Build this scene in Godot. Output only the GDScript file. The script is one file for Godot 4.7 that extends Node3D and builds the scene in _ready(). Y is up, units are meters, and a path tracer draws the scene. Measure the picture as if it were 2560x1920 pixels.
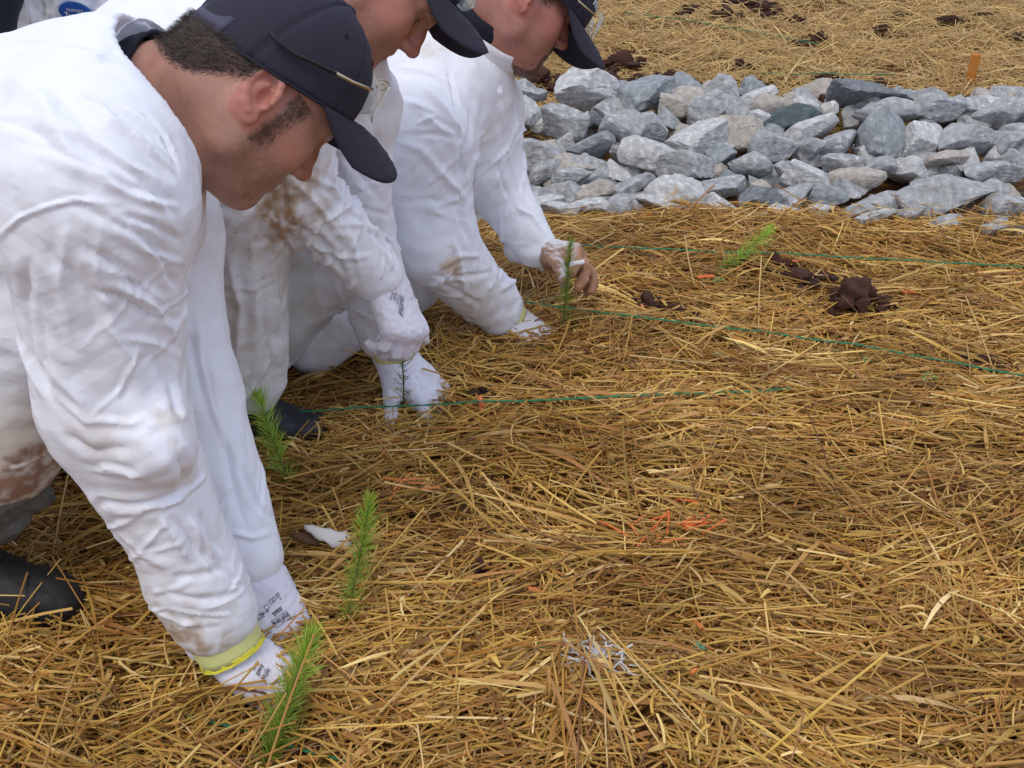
extends Node3D
# Four people in white coveralls planting pine seedlings in straw mulch beside a strip of riprap.

const CAM_H := 1.15
const PITCH := 31.0
const FOCAL := 2700.0          # focal length in photograph pixels (2560 x 1920)
var S := sin(deg_to_rad(PITCH))
var C := cos(deg_to_rad(PITCH))
var rng := RandomNumberGenerator.new()
var n_low := FastNoiseLite.new()
var n_mid := FastNoiseLite.new()
var n_fine := FastNoiseLite.new()
var n_cell := FastNoiseLite.new()
var taken := {}
var M := {}

# ---------------------------------------------------------------- naming
func numbered(called: String) -> String:
	if not taken.has(called):
		taken[called] = 0
		return called
	taken[called] += 1
	return "%s_%03d" % [called, taken[called]]

func tag(o: Node, label := "", category := "", group := "", kind := "") -> Node:
	if label: o.set_meta("label", label)
	if category: o.set_meta("category", category)
	if group: o.set_meta("group", group)
	if kind: o.set_meta("kind", kind)
	return o

func thing(called: String, label: String, category: String, at := Vector3.ZERO, group := "") -> Node3D:
	var o := Node3D.new()
	o.name = numbered(called)
	add_child(o)
	o.position = at
	tag(o, label, category, group)
	return o

func part(called: String, mesh: Mesh, m: Material, parent: Node, xf := Transform3D()) -> MeshInstance3D:
	var o := MeshInstance3D.new()
	o.name = called if parent != self else numbered(called)
	o.mesh = mesh
	o.transform = xf
	if m: o.material_override = m
	parent.add_child(o, true)
	return o

# ---------------------------------------------------------------- camera geometry
func spot(px: float, py: float, depth: float) -> Vector3:
	var x := (px - 1280.0) / FOCAL * depth
	var v := (py - 960.0) / FOCAL * depth
	return Vector3(x, CAM_H - v * C - depth * S, v * S - depth * C)

func ray(px: float, py: float) -> Vector3:
	return (spot(px, py, 1.0) - Vector3(0, CAM_H, 0)).normalized()

func ground_spot(px: float, py: float, up := 0.0) -> Vector3:
	var o := Vector3(0, CAM_H, 0)
	var d := ray(px, py)
	var t := 0.3
	for i in 400:
		var p := o + d * t
		var g := p.y - height(p.x, p.z) - up
		if g < 0.0008: break
		t += max(g * 0.7, 0.0006)
	return o + d * t

func depth_of(p: Vector3) -> float:
	return -(p.y - CAM_H) * S - p.z * C

# ---------------------------------------------------------------- terrain
func smooth(a: float, b: float, x: float) -> float:
	var t = clamp((x - a) / (b - a), 0.0, 1.0)
	return t * t * (3.0 - 2.0 * t)

func height(x: float, z: float) -> float:
	var d := -z
	var h := n_low.get_noise_2d(x, z) * 0.03 * (1.0 - smooth(4.0, 9.0, d) * 0.3)
	h += n_mid.get_noise_2d(x, z) * 0.017
	h += 0.040 * exp(-((x - 0.09) * (x - 0.09) / 0.05 + (d - 1.0) * (d - 1.0) / 0.012))     # heap of straw near the camera
	h += 0.018 * exp(-((x + 0.58) * (x + 0.50) / 0.03 + (d - 1.02) * (d - 1.02) / 0.012))    # heap by the first man's boot
	h -= 0.02 * exp(-((x + 0.40) * (x + 0.40) / 0.02 + (d - 1.75) * (d - 1.75) / 0.02))
	if d > 3.55:
		h += (d - 3.55) * 0.125 * smooth(3.55, 4.1, d)
	return h * (1.0 if d < 14.0 else 1.0)

func strip_front(x: float) -> float:
	return 2.83 - 0.04 * x + 0.03 * sin(x * 3.1) + 0.02 * sin(x * 7.3)

func pile(x: float, d: float) -> float:      # top of the riprap above datum
	var f := strip_front(x)
	return 0.02 + 0.11 * smooth(f - 0.05, f + 0.65, d) - 0.03 * smooth(f + 0.75, f + 1.1, d)

func rock_spot(px: float, py: float) -> Vector3:
	var o := Vector3(0, CAM_H, 0)
	var dd := ray(px, py)
	var t := 2.0
	for i in 600:
		var p := o + dd * t
		if p.y < pile(p.x, -p.z): break
		t += 0.004
	return o + dd * t
# ---------------------------------------------------------------- distance fields and surface nets
class Field:
	var n := 0
	var kind := PackedByteArray()
	var sub := PackedByteArray()
	var a := PackedVector3Array()
	var ab := PackedVector3Array()
	var l2 := PackedFloat32Array()
	var ra := PackedFloat32Array()
	var rb := PackedFloat32Array()
	var rr := PackedVector3Array()
	var inv: Array[Basis] = []
	var k := PackedFloat32Array()
	var lo := Vector3(1e9, 1e9, 1e9)
	var hi := Vector3(-1e9, -1e9, -1e9)

	func grow(p: Vector3, r: float):
		lo = lo.min(p - Vector3(r, r, r))
		hi = hi.max(p + Vector3(r, r, r))

	func cone(p: Vector3, q: Vector3, r0: float, r1: float, soft := 0.03, cut := false):
		kind.append(0); sub.append(1 if cut else 0)
		a.append(p); ab.append(q - p); l2.append(max((q - p).length_squared(), 1e-9))
		ra.append(r0); rb.append(r1); rr.append(Vector3.ONE); inv.append(Basis()); k.append(soft)
		n += 1
		if not cut:
			grow(p, r0); grow(q, r1)

	func chain(pts: Array, soft := 0.03, cut := false):      # [[point, radius], ...]
		for i in pts.size() - 1:
			cone(pts[i][0], pts[i + 1][0], pts[i][1], pts[i + 1][1], soft, cut)

	func ell(c: Vector3, r: Vector3, turn := Basis(), soft := 0.03, cut := false):
		kind.append(1); sub.append(1 if cut else 0)
		a.append(c); ab.append(Vector3.ZERO); l2.append(1.0); ra.append(max(r.x, max(r.y, r.z))); rb.append(0.0)
		rr.append(r); inv.append(turn.transposed()); k.append(soft)
		n += 1
		if not cut: grow(c, max(r.x, max(r.y, r.z)))

	func one(i: int, p: Vector3) -> float:
		if kind[i] == 0:
			var ap := p - a[i]
			var t := clampf(ap.dot(ab[i]) / l2[i], 0.0, 1.0)
			return (ap - ab[i] * t).length() - ra[i] - (rb[i] - ra[i]) * t
		var q := inv[i] * (p - a[i])
		var r := rr[i]
		var u := q / r
		var k0 := u.length()
		var k1 := (u / r).length()
		if k1 < 1e-6: return -minf(r.x, minf(r.y, r.z))
		return k0 * (k0 - 1.0) / k1

	func value(p: Vector3, list: PackedInt32Array) -> float:
		var d := 10.0
		for i in list:
			var e := one(i, p)
			var s := k[i]
			if sub[i] == 1:
				e = -e
				var h := s - absf(d - e)
				d = maxf(d, e)
				if h > 0.0: d += h * h / (4.0 * s)
			else:
				var h := s - absf(d - e)
				d = minf(d, e)
				if h > 0.0: d -= h * h / (4.0 * s)
		return d

	func all() -> PackedInt32Array:
		var l := PackedInt32Array()
		for i in n: l.append(i)
		return l

	func march(o: Vector3, dir: Vector3, far := 6.0) -> Vector3:
		var l := all()
		var t := 0.2
		for i in 200:
			var d := value(o + dir * t, l)
			if d < 0.0004 or t > far: break
			t += maxf(d * 0.8, 0.0003)
		return o + dir * t

	func gradient(p: Vector3) -> Vector3:
		var l := all()
		var e := 0.0015
		var d := value(p, l)
		return (Vector3(value(p + Vector3(e, 0, 0), l), value(p + Vector3(0, e, 0), l), value(p + Vector3(0, 0, e), l)) - Vector3(d, d, d)).normalized()

	func snap(p: Vector3, off := 0.0) -> Vector3:
		var l := all()
		var q := p
		for i in 12:
			var d := value(q, l) - off
			if absf(d) < 0.0002: break
			q -= gradient(q) * d
		return q

class Net:
	const B := 10
	var f: Field
	var cell := 0.006
	var lo: Vector3
	var blocks: Array[Vector3i] = []
	var lists: Array[PackedInt32Array] = []
	var out_v: Array = []
	var out_id: Array = []
	var out_q: Array = []
	var verts := PackedVector3Array()
	var index := PackedInt32Array()
	var normals := PackedVector3Array()
	var colors := PackedColorArray()
	var bend: Callable
	var paint: Callable
	var moved: Array = []
	var stride := 4096

	func run(field: Field, size: float) -> Net:
		f = field
		cell = size
		lo = f.lo - Vector3.ONE * cell * 3.0
		var span := cell * B
		var nb := Vector3i(((f.hi - lo + Vector3.ONE * cell * 3.0) / span).ceil())
		var reach := span * 0.87 + cell * 2.0
		for z in nb.z:
			for y in nb.y:
				for x in nb.x:
					var c := lo + (Vector3(x, y, z) + Vector3.ONE * 0.5) * span
					var near := 1e9
					var ds := PackedFloat32Array()
					for i in f.n:
						var d := f.one(i, c)
						ds.append(d)
						if f.sub[i] == 0: near = minf(near, d)
					if near > reach * 1.3 + 0.04: continue
					var l := PackedInt32Array()
					for i in f.n:
						if f.kind[i] == 1 or f.sub[i] == 1:
							if (c - f.a[i]).length() - f.ra[i] - f.ab[i].length() < reach * 2.0 + f.k[i] + maxf(near, 0.0): l.append(i)
						elif ds[i] < near + reach * 2.0 + f.k[i]: l.append(i)
					if absf(f.value(c, l)) > reach * 1.6: continue
					blocks.append(Vector3i(x, y, z))
					lists.append(l)
		out_v.resize(blocks.size()); out_id.resize(blocks.size()); out_q.resize(blocks.size())
		var job := WorkerThreadPool.add_group_task(block, blocks.size())
		WorkerThreadPool.wait_for_group_task_completion(job)
		var seen := {}
		for b in blocks.size():
			var v: PackedVector3Array = out_v[b]
			var ids: PackedInt64Array = out_id[b]
			var remap := PackedInt32Array()
			remap.resize(v.size())
			for i in v.size():
				if seen.has(ids[i]): remap[i] = seen[ids[i]]
				else:
					seen[ids[i]] = verts.size()
					remap[i] = verts.size()
					verts.append(v[i])
			for q in out_q[b]: index.append(remap[q])
		return self

	func block(b: int):
		var w := B + 2
		var base := blocks[b] * B - Vector3i.ONE
		var l := lists[b]
		var d := PackedFloat32Array()
		d.resize(w * w * w)
		var kind := f.kind
		var sub := f.sub
		var fa := f.a
		var fab := f.ab
		var l2 := f.l2
		var fra := f.ra
		var frb := f.rb
		var frr := f.rr
		var fk := f.k
		var big := l.size()
		var ds := PackedFloat32Array()
		ds.resize(big)
		var reach := cell * 3.5
		for sz in range(0, w, 4):
			for sy in range(0, w, 4):
				for sx in range(0, w, 4):
					# a cube of 4 x 4 x 4 nodes: skip it if the surface is far, else keep only the shapes that reach it
					var c := lo + Vector3(base.x + sx + 1.5, base.y + sy + 1.5, base.z + sz + 1.5) * cell
					var near := 1e9
					var total := 10.0
					for q in big:
						var i := l[q]
						var e := f.one(i, c)
						ds[q] = e
						var s := fk[i]
						if sub[i] == 1:
							e = -e
							var h := s - absf(total - e)
							total = maxf(total, e)
							if h > 0.0: total += h * h / (4.0 * s)
						else:
							near = minf(near, e)
							var h := s - absf(total - e)
							total = minf(total, e)
							if h > 0.0: total -= h * h / (4.0 * s)
					if absf(total) > reach * 1.5:
						for z in range(sz, sz + 4):
							for y in range(sy, sy + 4):
								var o := (z * w + y) * w + sx
								d[o] = total; d[o + 1] = total; d[o + 2] = total; d[o + 3] = total
						continue
					var few := PackedInt32Array()
					for q in big:
						var i := l[q]
						if sub[i] == 1:
							if ds[q] < reach * 1.5 + fk[i] + absf(near): few.append(i)
						elif ds[q] < near + reach * (2.0 if kind[i] == 0 else 2.8) + fk[i]: few.append(i)
					for z in range(sz, sz + 4):
						for y in range(sy, sy + 4):
							var o := (z * w + y) * w + sx
							for x in 4:
								var p := lo + Vector3(base.x + sx + x, base.y + y, base.z + z) * cell
								var v := 10.0
								for i in few:
									var e: float
									if kind[i] == 0:
										var ap := p - fa[i]
										var t := clampf(ap.dot(fab[i]) / l2[i], 0.0, 1.0)
										e = (ap - fab[i] * t).length() - fra[i] - (frb[i] - fra[i]) * t
									else:
										var u := (f.inv[i] * (p - fa[i])) / frr[i]
										var k0 := u.length()
										e = k0 * (k0 - 1.0) / maxf((u / frr[i]).length(), 1e-6)
									var s := fk[i]
									if sub[i] == 1:
										e = -e
										var h := s - absf(v - e)
										if e > v: v = e
										if h > 0.0: v += h * h / (4.0 * s)
									else:
										var h := s - absf(v - e)
										if e < v: v = e
										if h > 0.0: v -= h * h / (4.0 * s)
								d[o + x] = v
		var vid := PackedInt32Array()
		vid.resize(w * w * w)
		vid.fill(-1)
		var v := PackedVector3Array()
		var ids := PackedInt64Array()
		var q := PackedInt32Array()
		var off := [0, 1, w, w + 1, w * w, w * w + 1, w * w + w, w * w + w + 1]
		var corner := [Vector3(0, 0, 0), Vector3(1, 0, 0), Vector3(0, 1, 0), Vector3(1, 1, 0), Vector3(0, 0, 1), Vector3(1, 0, 1), Vector3(0, 1, 1), Vector3(1, 1, 1)]
		var ea := [0, 2, 4, 6, 0, 1, 4, 5, 0, 1, 2, 3]
		var eb := [1, 3, 5, 7, 2, 3, 6, 7, 4, 5, 6, 7]
		for z in w - 1:
			for y in w - 1:
				for x in w - 1:
					var o := (z * w + y) * w + x
					var inside := 0
					for c in 8:
						if d[o + off[c]] < 0.0: inside += 1
					if inside == 0 or inside == 8: continue
					var s := Vector3.ZERO
					var m := 0
					for e in 12:
						var d0 := d[o + off[ea[e]]]
						var d1 := d[o + off[eb[e]]]
						if (d0 < 0.0) != (d1 < 0.0):
							s += corner[ea[e]].lerp(corner[eb[e]], d0 / (d0 - d1))
							m += 1
					vid[o] = v.size()
					var g := base + Vector3i(x, y, z)
					v.append(lo + (Vector3(g) + s / m) * cell)
					ids.append((g.x + 2) + ((g.y + 2) << 20) + ((g.z + 2) << 40))
		for z in range(1, w - 1):
			for y in range(1, w - 1):
				for x in range(1, w - 1):
					var o := (z * w + y) * w + x
					var neg := d[o] < 0.0
					for ax in 3:
						var step := 1 if ax == 0 else (w if ax == 1 else w * w)
						if neg == (d[o + step] < 0.0): continue
						var s1 := w if ax == 0 else (w * w if ax == 1 else 1)
						var s2 := w * w if ax == 0 else (1 if ax == 1 else w)
						var i0 := vid[o - s1 - s2]
						var i1 := vid[o - s2]
						var i2 := vid[o]
						var i3 := vid[o - s1]
						if i0 < 0 or i1 < 0 or i2 < 0 or i3 < 0: continue
						if neg: q.append_array(PackedInt32Array([i0, i2, i1, i0, i3, i2]))
						else: q.append_array(PackedInt32Array([i0, i1, i2, i0, i2, i3]))
		out_v[b] = v; out_id[b] = ids; out_q[b] = q

	func face_normals():
		normals = PackedVector3Array()
		normals.resize(verts.size())
		for t in range(0, index.size(), 3):
			var p := verts[index[t]]
			var nn := (verts[index[t + 2]] - p).cross(verts[index[t + 1]] - p)
			for j in 3: normals[index[t + j]] += nn
		for i in normals.size(): normals[i] = normals[i].normalized()

	func refine(busy: Callable):          # halve the edges where busy(point) holds, keeping the surface whole
		var mark := PackedByteArray()
		mark.resize(verts.size())
		for i in verts.size(): mark[i] = 1 if busy.call(verts[i]) else 0
		var mids := {}
		var out := PackedInt32Array()
		var m := PackedInt32Array([-1, -1, -1])
		for t in range(0, index.size(), 3):
			var n := 0
			for e in 3:
				var a := index[t + e]
				var b := index[t + (e + 1) % 3]
				m[e] = -1
				if mark[a] == 1 and mark[b] == 1:
					var key := (mini(a, b) << 32) + maxi(a, b)
					if not mids.has(key):
						mids[key] = verts.size()
						verts.append((verts[a] + verts[b]) * 0.5)
					m[e] = mids[key]
					n += 1
			var i0 := index[t]
			var i1 := index[t + 1]
			var i2 := index[t + 2]
			if n == 0: out.append_array(PackedInt32Array([i0, i1, i2]))
			elif n == 3: out.append_array(PackedInt32Array([i0, m[0], m[2], m[0], i1, m[1], m[2], m[1], i2, m[0], m[1], m[2]]))
			elif n == 1:
				if m[0] >= 0: out.append_array(PackedInt32Array([i0, m[0], i2, m[0], i1, i2]))
				elif m[1] >= 0: out.append_array(PackedInt32Array([i1, m[1], i0, m[1], i2, i0]))
				else: out.append_array(PackedInt32Array([i2, m[2], i1, m[2], i0, i1]))
			else:
				if m[0] < 0: out.append_array(PackedInt32Array([i2, m[2], m[1], m[2], i0, i1, m[2], i1, m[1]]))
				elif m[1] < 0: out.append_array(PackedInt32Array([i0, m[0], m[2], m[0], i1, i2, m[0], i2, m[2]]))
				else: out.append_array(PackedInt32Array([i1, m[1], m[0], m[1], i2, i0, m[1], i0, m[0]]))
		index = out

	func shift(how: Callable):            # how(point, normal) -> offset along the normal
		face_normals()
		bend = how
		var jobs := ceili(verts.size() / float(stride))
		moved.resize(jobs)
		var job := WorkerThreadPool.add_group_task(shift_some, jobs)
		WorkerThreadPool.wait_for_group_task_completion(job)
		var all := PackedVector3Array()
		for m in moved: all.append_array(m)
		verts = all
		face_normals()

	func shift_some(j: int):
		var r := PackedVector3Array()
		for i in range(j * stride, mini((j + 1) * stride, verts.size())):
			r.append(verts[i] + normals[i] * bend.call(verts[i], normals[i]))
		moved[j] = r

	func tint(how: Callable):             # how(point, normal) -> linear colour
		if normals.is_empty(): face_normals()
		paint = how
		var jobs := ceili(verts.size() / float(stride))
		moved.clear(); moved.resize(jobs)
		var job := WorkerThreadPool.add_group_task(tint_some, jobs)
		WorkerThreadPool.wait_for_group_task_completion(job)
		for m in moved: colors.append_array(m)

	func tint_some(j: int):
		var r := PackedColorArray()
		for i in range(j * stride, mini((j + 1) * stride, verts.size())): r.append(paint.call(verts[i], normals[i]))
		moved[j] = r

	func mesh() -> ArrayMesh:
		if normals.is_empty(): face_normals()
		var arr := []
		arr.resize(Mesh.ARRAY_MAX)
		arr[Mesh.ARRAY_VERTEX] = verts
		arr[Mesh.ARRAY_NORMAL] = normals
		arr[Mesh.ARRAY_INDEX] = index
		if not colors.is_empty(): arr[Mesh.ARRAY_COLOR] = colors
		var m := ArrayMesh.new()
		m.add_surface_from_arrays(Mesh.PRIMITIVE_TRIANGLES, arr)
		return m

# ---------------------------------------------------------------- swept shapes
func tube(st: SurfaceTool, pts: Array, radii: Array, sides := 6, col := Color.WHITE, cap := true):
	var side := Vector3.UP
	var rings := []
	for i in pts.size():
		var dir: Vector3 = (pts[mini(i + 1, pts.size() - 1)] - pts[maxi(i - 1, 0)]).normalized()
		if i == 0: side = dir.cross(Vector3(0.3, 1, 0.2)).normalized() if absf(dir.y) < 0.95 else dir.cross(Vector3.RIGHT).normalized()
		side = (side - dir * side.dot(dir)).normalized()
		var up := dir.cross(side)
		var ring := []
		for j in sides:
			var an := TAU * j / sides
			ring.append(pts[i] + (side * cos(an) + up * sin(an)) * radii[mini(i, radii.size() - 1)])
		rings.append(ring)
	st.set_color(col)
	for i in rings.size() - 1:
		for j in sides:
			var k := (j + 1) % sides
			quad(st, rings[i][j], rings[i][k], rings[i + 1][k], rings[i + 1][j])
	if cap:
		for j in range(1, sides - 1):
			tri(st, rings[0][0], rings[0][j + 1], rings[0][j])
			tri(st, rings[-1][0], rings[-1][j], rings[-1][j + 1])

func tri(st: SurfaceTool, a: Vector3, b: Vector3, c: Vector3):
	st.add_vertex(a); st.add_vertex(c); st.add_vertex(b)

func quad(st: SurfaceTool, a: Vector3, b: Vector3, c: Vector3, d: Vector3):
	tri(st, a, b, c); tri(st, a, c, d)

func begin(group := -1) -> SurfaceTool:
	var st := SurfaceTool.new()
	st.begin(Mesh.PRIMITIVE_TRIANGLES)
	st.set_smooth_group(group)
	return st

func done(st: SurfaceTool, weld := false) -> ArrayMesh:
	if weld: st.index()
	st.generate_normals()
	return st.commit()

func sheet(grid: Array, thick := 0.002, wrap := false, inward := Vector3.ZERO) -> ArrayMesh:
	# a cloth-like sheet: rows of points, given thickness along its normals (towards `inward` if set)
	var rows := grid.size()
	var cols: int = grid[0].size()
	var nrm := []
	for i in rows:
		var line := []
		for j in cols:
			var j0 := (j - 1 + cols) % cols if wrap else maxi(j - 1, 0)
			var j1 := (j + 1) % cols if wrap else mini(j + 1, cols - 1)
			var du: Vector3 = grid[mini(i + 1, rows - 1)][j] - grid[maxi(i - 1, 0)][j]
			var dv: Vector3 = grid[i][j1] - grid[i][j0]
			line.append(du.cross(dv).normalized())
		nrm.append(line)
	var v := PackedVector3Array()
	var idx := PackedInt32Array()
	for s in 2:
		for i in rows:
			for j in cols: v.append(grid[i][j] + nrm[i][j] * (thick * 0.5 if s == 0 else -thick * 0.5))
	var at := func(s: int, i: int, j: int) -> int: return s * rows * cols + i * cols + (j % cols)
	var put := func(a: int, b: int, c: int, d: int): idx.append_array(PackedInt32Array([a, c, b, a, d, c]))
	var last := cols if wrap else cols - 1
	for i in rows - 1:
		for j in last:
			put.call(at.call(0, i, j), at.call(0, i + 1, j), at.call(0, i + 1, j + 1), at.call(0, i, j + 1))
			put.call(at.call(1, i, j), at.call(1, i, j + 1), at.call(1, i + 1, j + 1), at.call(1, i + 1, j))
	for j in last:
		put.call(at.call(0, 0, j), at.call(0, 0, j + 1), at.call(1, 0, j + 1), at.call(1, 0, j))
		put.call(at.call(0, rows - 1, j), at.call(1, rows - 1, j), at.call(1, rows - 1, j + 1), at.call(0, rows - 1, j + 1))
	if not wrap:
		for i in rows - 1:
			put.call(at.call(0, i, 0), at.call(1, i, 0), at.call(1, i + 1, 0), at.call(0, i + 1, 0))
			put.call(at.call(0, i, cols - 1), at.call(0, i + 1, cols - 1), at.call(1, i + 1, cols - 1), at.call(1, i, cols - 1))
	var st := SurfaceTool.new()
	st.begin(Mesh.PRIMITIVE_TRIANGLES)
	st.set_smooth_group(0)
	for i in idx: st.add_vertex(v[i])
	st.index()
	st.generate_normals()
	return st.commit()
# ---------------------------------------------------------------- materials
func srgb(r: float, g: float, b: float) -> Color:
	return Color(r, g, b).linear_to_srgb()

func plain(r: float, g: float, b: float, rough := 0.8, vertex := false) -> StandardMaterial3D:     # linear base colour
	var m := StandardMaterial3D.new()
	m.albedo_color = srgb(r, g, b)
	m.roughness = rough
	m.vertex_color_use_as_albedo = vertex
	return m

func noise_map(freq: float, kind: int, bump: float, seed_: int, size := 512, octaves := 4, cell_return := 0) -> NoiseTexture2D:
	var n := FastNoiseLite.new()
	n.seed = seed_
	n.noise_type = kind
	n.frequency = freq
	n.fractal_octaves = octaves
	if kind == FastNoiseLite.TYPE_CELLULAR: n.cellular_return_type = cell_return
	var t := NoiseTexture2D.new()
	t.width = size; t.height = size
	t.seamless = true
	t.noise = n
	if bump > 0.0:
		t.as_normal_map = true
		t.bump_strength = bump
	return t

func crumpled_map() -> ImageTexture:
	# creased sheet: straight folds crossing at all angles, each fading in and out over the tile
	var size := 512
	var r := RandomNumberGenerator.new()
	r.seed = 33
	var waves := []
	for i in 13:
		var k := Vector2i(r.randi_range(-11, 11), r.randi_range(-11, 11))
		if k.length_squared() < 20: k = k + Vector2i(5, 3) * (1 if k.x >= 0 else -1)
		waves.append([k, r.randf(), 1.0 / pow(k.length(), 0.9), r.randi_range(1, 3), r.randi_range(-3, 3), r.randf() * TAU])
	var img := Image.create_empty(size, size, false, Image.FORMAT_RF)
	for y in size:
		var v := y / float(size)
		for x in size:
			var u := x / float(size)
			var wu := u + 0.012 * sin(TAU * (2.0 * v + u))
			var wv := v + 0.012 * sin(TAU * (2.0 * u - v) + 1.0)
			var h := 0.0
			for w in waves:
				var gate: float = maxf(0.0, sin(TAU * (w[3] * u + w[4] * v) + w[5]) - 0.15)
				h += w[2] * gate * absf(fposmod(w[0].x * wu + w[0].y * wv + w[1], 1.0) - 0.5)
			img.set_pixel(x, y, Color(h * 0.5, 0, 0))
	img.bump_map_to_normal_map(75.0)
	return ImageTexture.create_from_image(img)

func ramp(cols: Array, at: Array) -> Gradient:
	var g := Gradient.new()
	g.offsets = PackedFloat32Array(at)
	g.colors = PackedColorArray(cols)
	return g

func relief(m: StandardMaterial3D, map: Texture2D, tile: float, strength: float) -> StandardMaterial3D:
	m.normal_enabled = true
	m.normal_texture = map
	m.normal_scale = strength
	m.uv1_triplanar = true
	m.uv1_scale = Vector3.ONE / tile
	return m

func make_materials():
	var crease := crumpled_map()
	var grit := noise_map(0.03, FastNoiseLite.TYPE_SIMPLEX_SMOOTH, 6.0, 12, 512, 5)
	var weave := noise_map(0.12, FastNoiseLite.TYPE_SIMPLEX_SMOOTH, 4.0, 13, 256, 3)
	M.suit = relief(plain(1, 1, 1, 0.78, true), crease, 0.42, 1.0)

	M.suit_plain = relief(plain(0.85, 0.86, 0.905, 0.78), crease, 0.42, 1.0)
	M.skin = relief(plain(1, 1, 1, 0.48, true), grit, 0.022, 0.32)
	M.skin.subsurf_scatter_enabled = true
	M.skin.subsurf_scatter_strength = 0.1
	M.cap = relief(plain(0.021, 0.019, 0.034, 0.85), weave, 0.012, 0.35)
	M.cap_edge = relief(plain(0.013, 0.012, 0.022, 0.85), weave, 0.012, 0.35)
	M.shirt = relief(plain(0.008, 0.010, 0.022, 0.9), weave, 0.012, 0.4)
	M.hair = plain(1, 1, 1, 0.6, true)
	M.glove = relief(plain(1, 1, 1, 0.75, true), weave, 0.01, 0.3)
	M.band = relief(plain(0.72, 0.66, 0.05, 0.8), weave, 0.01, 0.4)
	M.pale_band = relief(plain(0.66, 0.66, 0.26, 0.8), weave, 0.01, 0.4)
	M.print = plain(0.06, 0.06, 0.09, 0.8)
	M.white_print = plain(0.6, 0.6, 0.62, 0.8)
	M.blue = plain(0.012, 0.085, 0.36, 0.5)
	M.black = plain(0.008, 0.008, 0.010, 0.6)
	M.boot = relief(plain(0.011, 0.010, 0.010, 0.62), grit, 0.05, 0.9)
	M.grey_boot = relief(plain(0.025, 0.028, 0.036, 0.4), grit, 0.09, 0.4)
	M.trouser = relief(plain(0.13, 0.13, 0.115, 0.45), crease, 0.1, 0.6)
	M.metal = plain(0.52, 0.45, 0.30, 0.25)
	M.metal.metallic = 0.9
	M.lens = StandardMaterial3D.new()
	M.lens.albedo_color = Color(0.93, 0.95, 0.9, 0.26)
	M.lens.transparency = BaseMaterial3D.TRANSPARENCY_ALPHA
	M.lens.roughness = 0.03
	M.lens.metallic = 0.0
	M.straw = plain(1, 1, 1, 0.5, true)
	M.needle = plain(1, 1, 1, 0.5, true)
	M.needle.backlight_enabled = true
	M.needle.backlight = srgb(0.10, 0.17, 0.02)
	M.leaf = plain(1, 1, 1, 0.55, true)
	M.twine = relief(plain(0.03, 0.23, 0.10, 0.7), weave, 0.004, 0.8)
	M.soil = relief(plain(0.066, 0.026, 0.016, 1.0), grit, 0.035, 2.2)
	M.bark = relief(plain(0.72, 0.68, 0.62, 0.8), grit, 0.04, 0.5)
	M.stake = relief(plain(0.52, 0.19, 0.025, 0.8), grit, 0.1, 0.5)
	# soil and chaff under the straw
	var g := StandardMaterial3D.new()
	var gt := noise_map(0.02, FastNoiseLite.TYPE_SIMPLEX_SMOOTH, 0.0, 21, 1024, 6)
	gt.color_ramp = ramp([Color(0.25, 0.13, 0.07), Color(0.40, 0.25, 0.11), Color(0.52, 0.37, 0.17), Color(0.62, 0.47, 0.24)], [0.0, 0.4, 0.6, 1.0])
	g.albedo_texture = gt
	g.roughness = 0.95
	g.uv1_triplanar = true; g.uv1_world_triplanar = true
	g.uv1_scale = Vector3.ONE / 0.5
	g.normal_enabled = true
	g.normal_texture = noise_map(0.05, FastNoiseLite.TYPE_SIMPLEX_SMOOTH, 10.0, 22, 1024, 5)
	M.ground = g
	# stone in several tones
	var pit := noise_map(0.014, FastNoiseLite.TYPE_SIMPLEX_SMOOTH, 9.0, 31, 512, 6)
	var tones := {
		"pale": [Color(0.556, 0.556, 0.553), Color(0.712, 0.710, 0.701), Color(0.956, 0.952, 0.935)],
		"grey": [Color(0.445, 0.451, 0.457), Color(0.612, 0.616, 0.616), Color(0.867, 0.865, 0.850)],
		"blue": [Color(0.408, 0.429, 0.444), Color(0.541, 0.561, 0.570), Color(0.734, 0.747, 0.741)],
		"tan": [Color(0.523, 0.491, 0.458), Color(0.676, 0.643, 0.600), Color(0.807, 0.774, 0.730)],
		"green": [Color(0.20, 0.24, 0.24), Color(0.30, 0.35, 0.35), Color(0.44, 0.49, 0.49)],
		"dark": [Color(0.326, 0.343, 0.361), Color(0.439, 0.455, 0.468), Color(0.612, 0.621, 0.619)],
		"white": [Color(0.72, 0.71, 0.68), Color(0.84, 0.83, 0.80), Color(0.93, 0.92, 0.90)],
	}
	var s := 40
	for t in tones:
		var st := StandardMaterial3D.new()
		var nt := noise_map(0.02, FastNoiseLite.TYPE_SIMPLEX, 0.0, s, 512, 7)
		nt.color_ramp = ramp([tones[t][0].lerp(tones[t][1], 0.35), tones[t][1], tones[t][1].lerp(tones[t][2], 0.2), tones[t][2]], [0.1, 0.42, 0.66, 0.92])
		s += 1
		st.albedo_texture = nt
		st.roughness = 0.85
		relief(st, pit, 0.22, 1.4)
		st.uv1_world_triplanar = true
		st.uv1_scale = Vector3.ONE / 0.33
		M["stone_" + t] = st

# ---------------------------------------------------------------- ground
func axis(from: float, to: float, fine_from: float, fine_to: float, step: float) -> PackedFloat32Array:
	var l := PackedFloat32Array()
	var x := fine_from
	while x <= fine_to:
		l.append(x); x += step
	var g := step
	x = fine_to
	while x < to:
		g *= 1.35; x += g; l.append(minf(x, to))
	g = step; x = fine_from
	while x > from:
		g *= 1.35; x -= g; l.insert(0, maxf(x, from))
	return l

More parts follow.
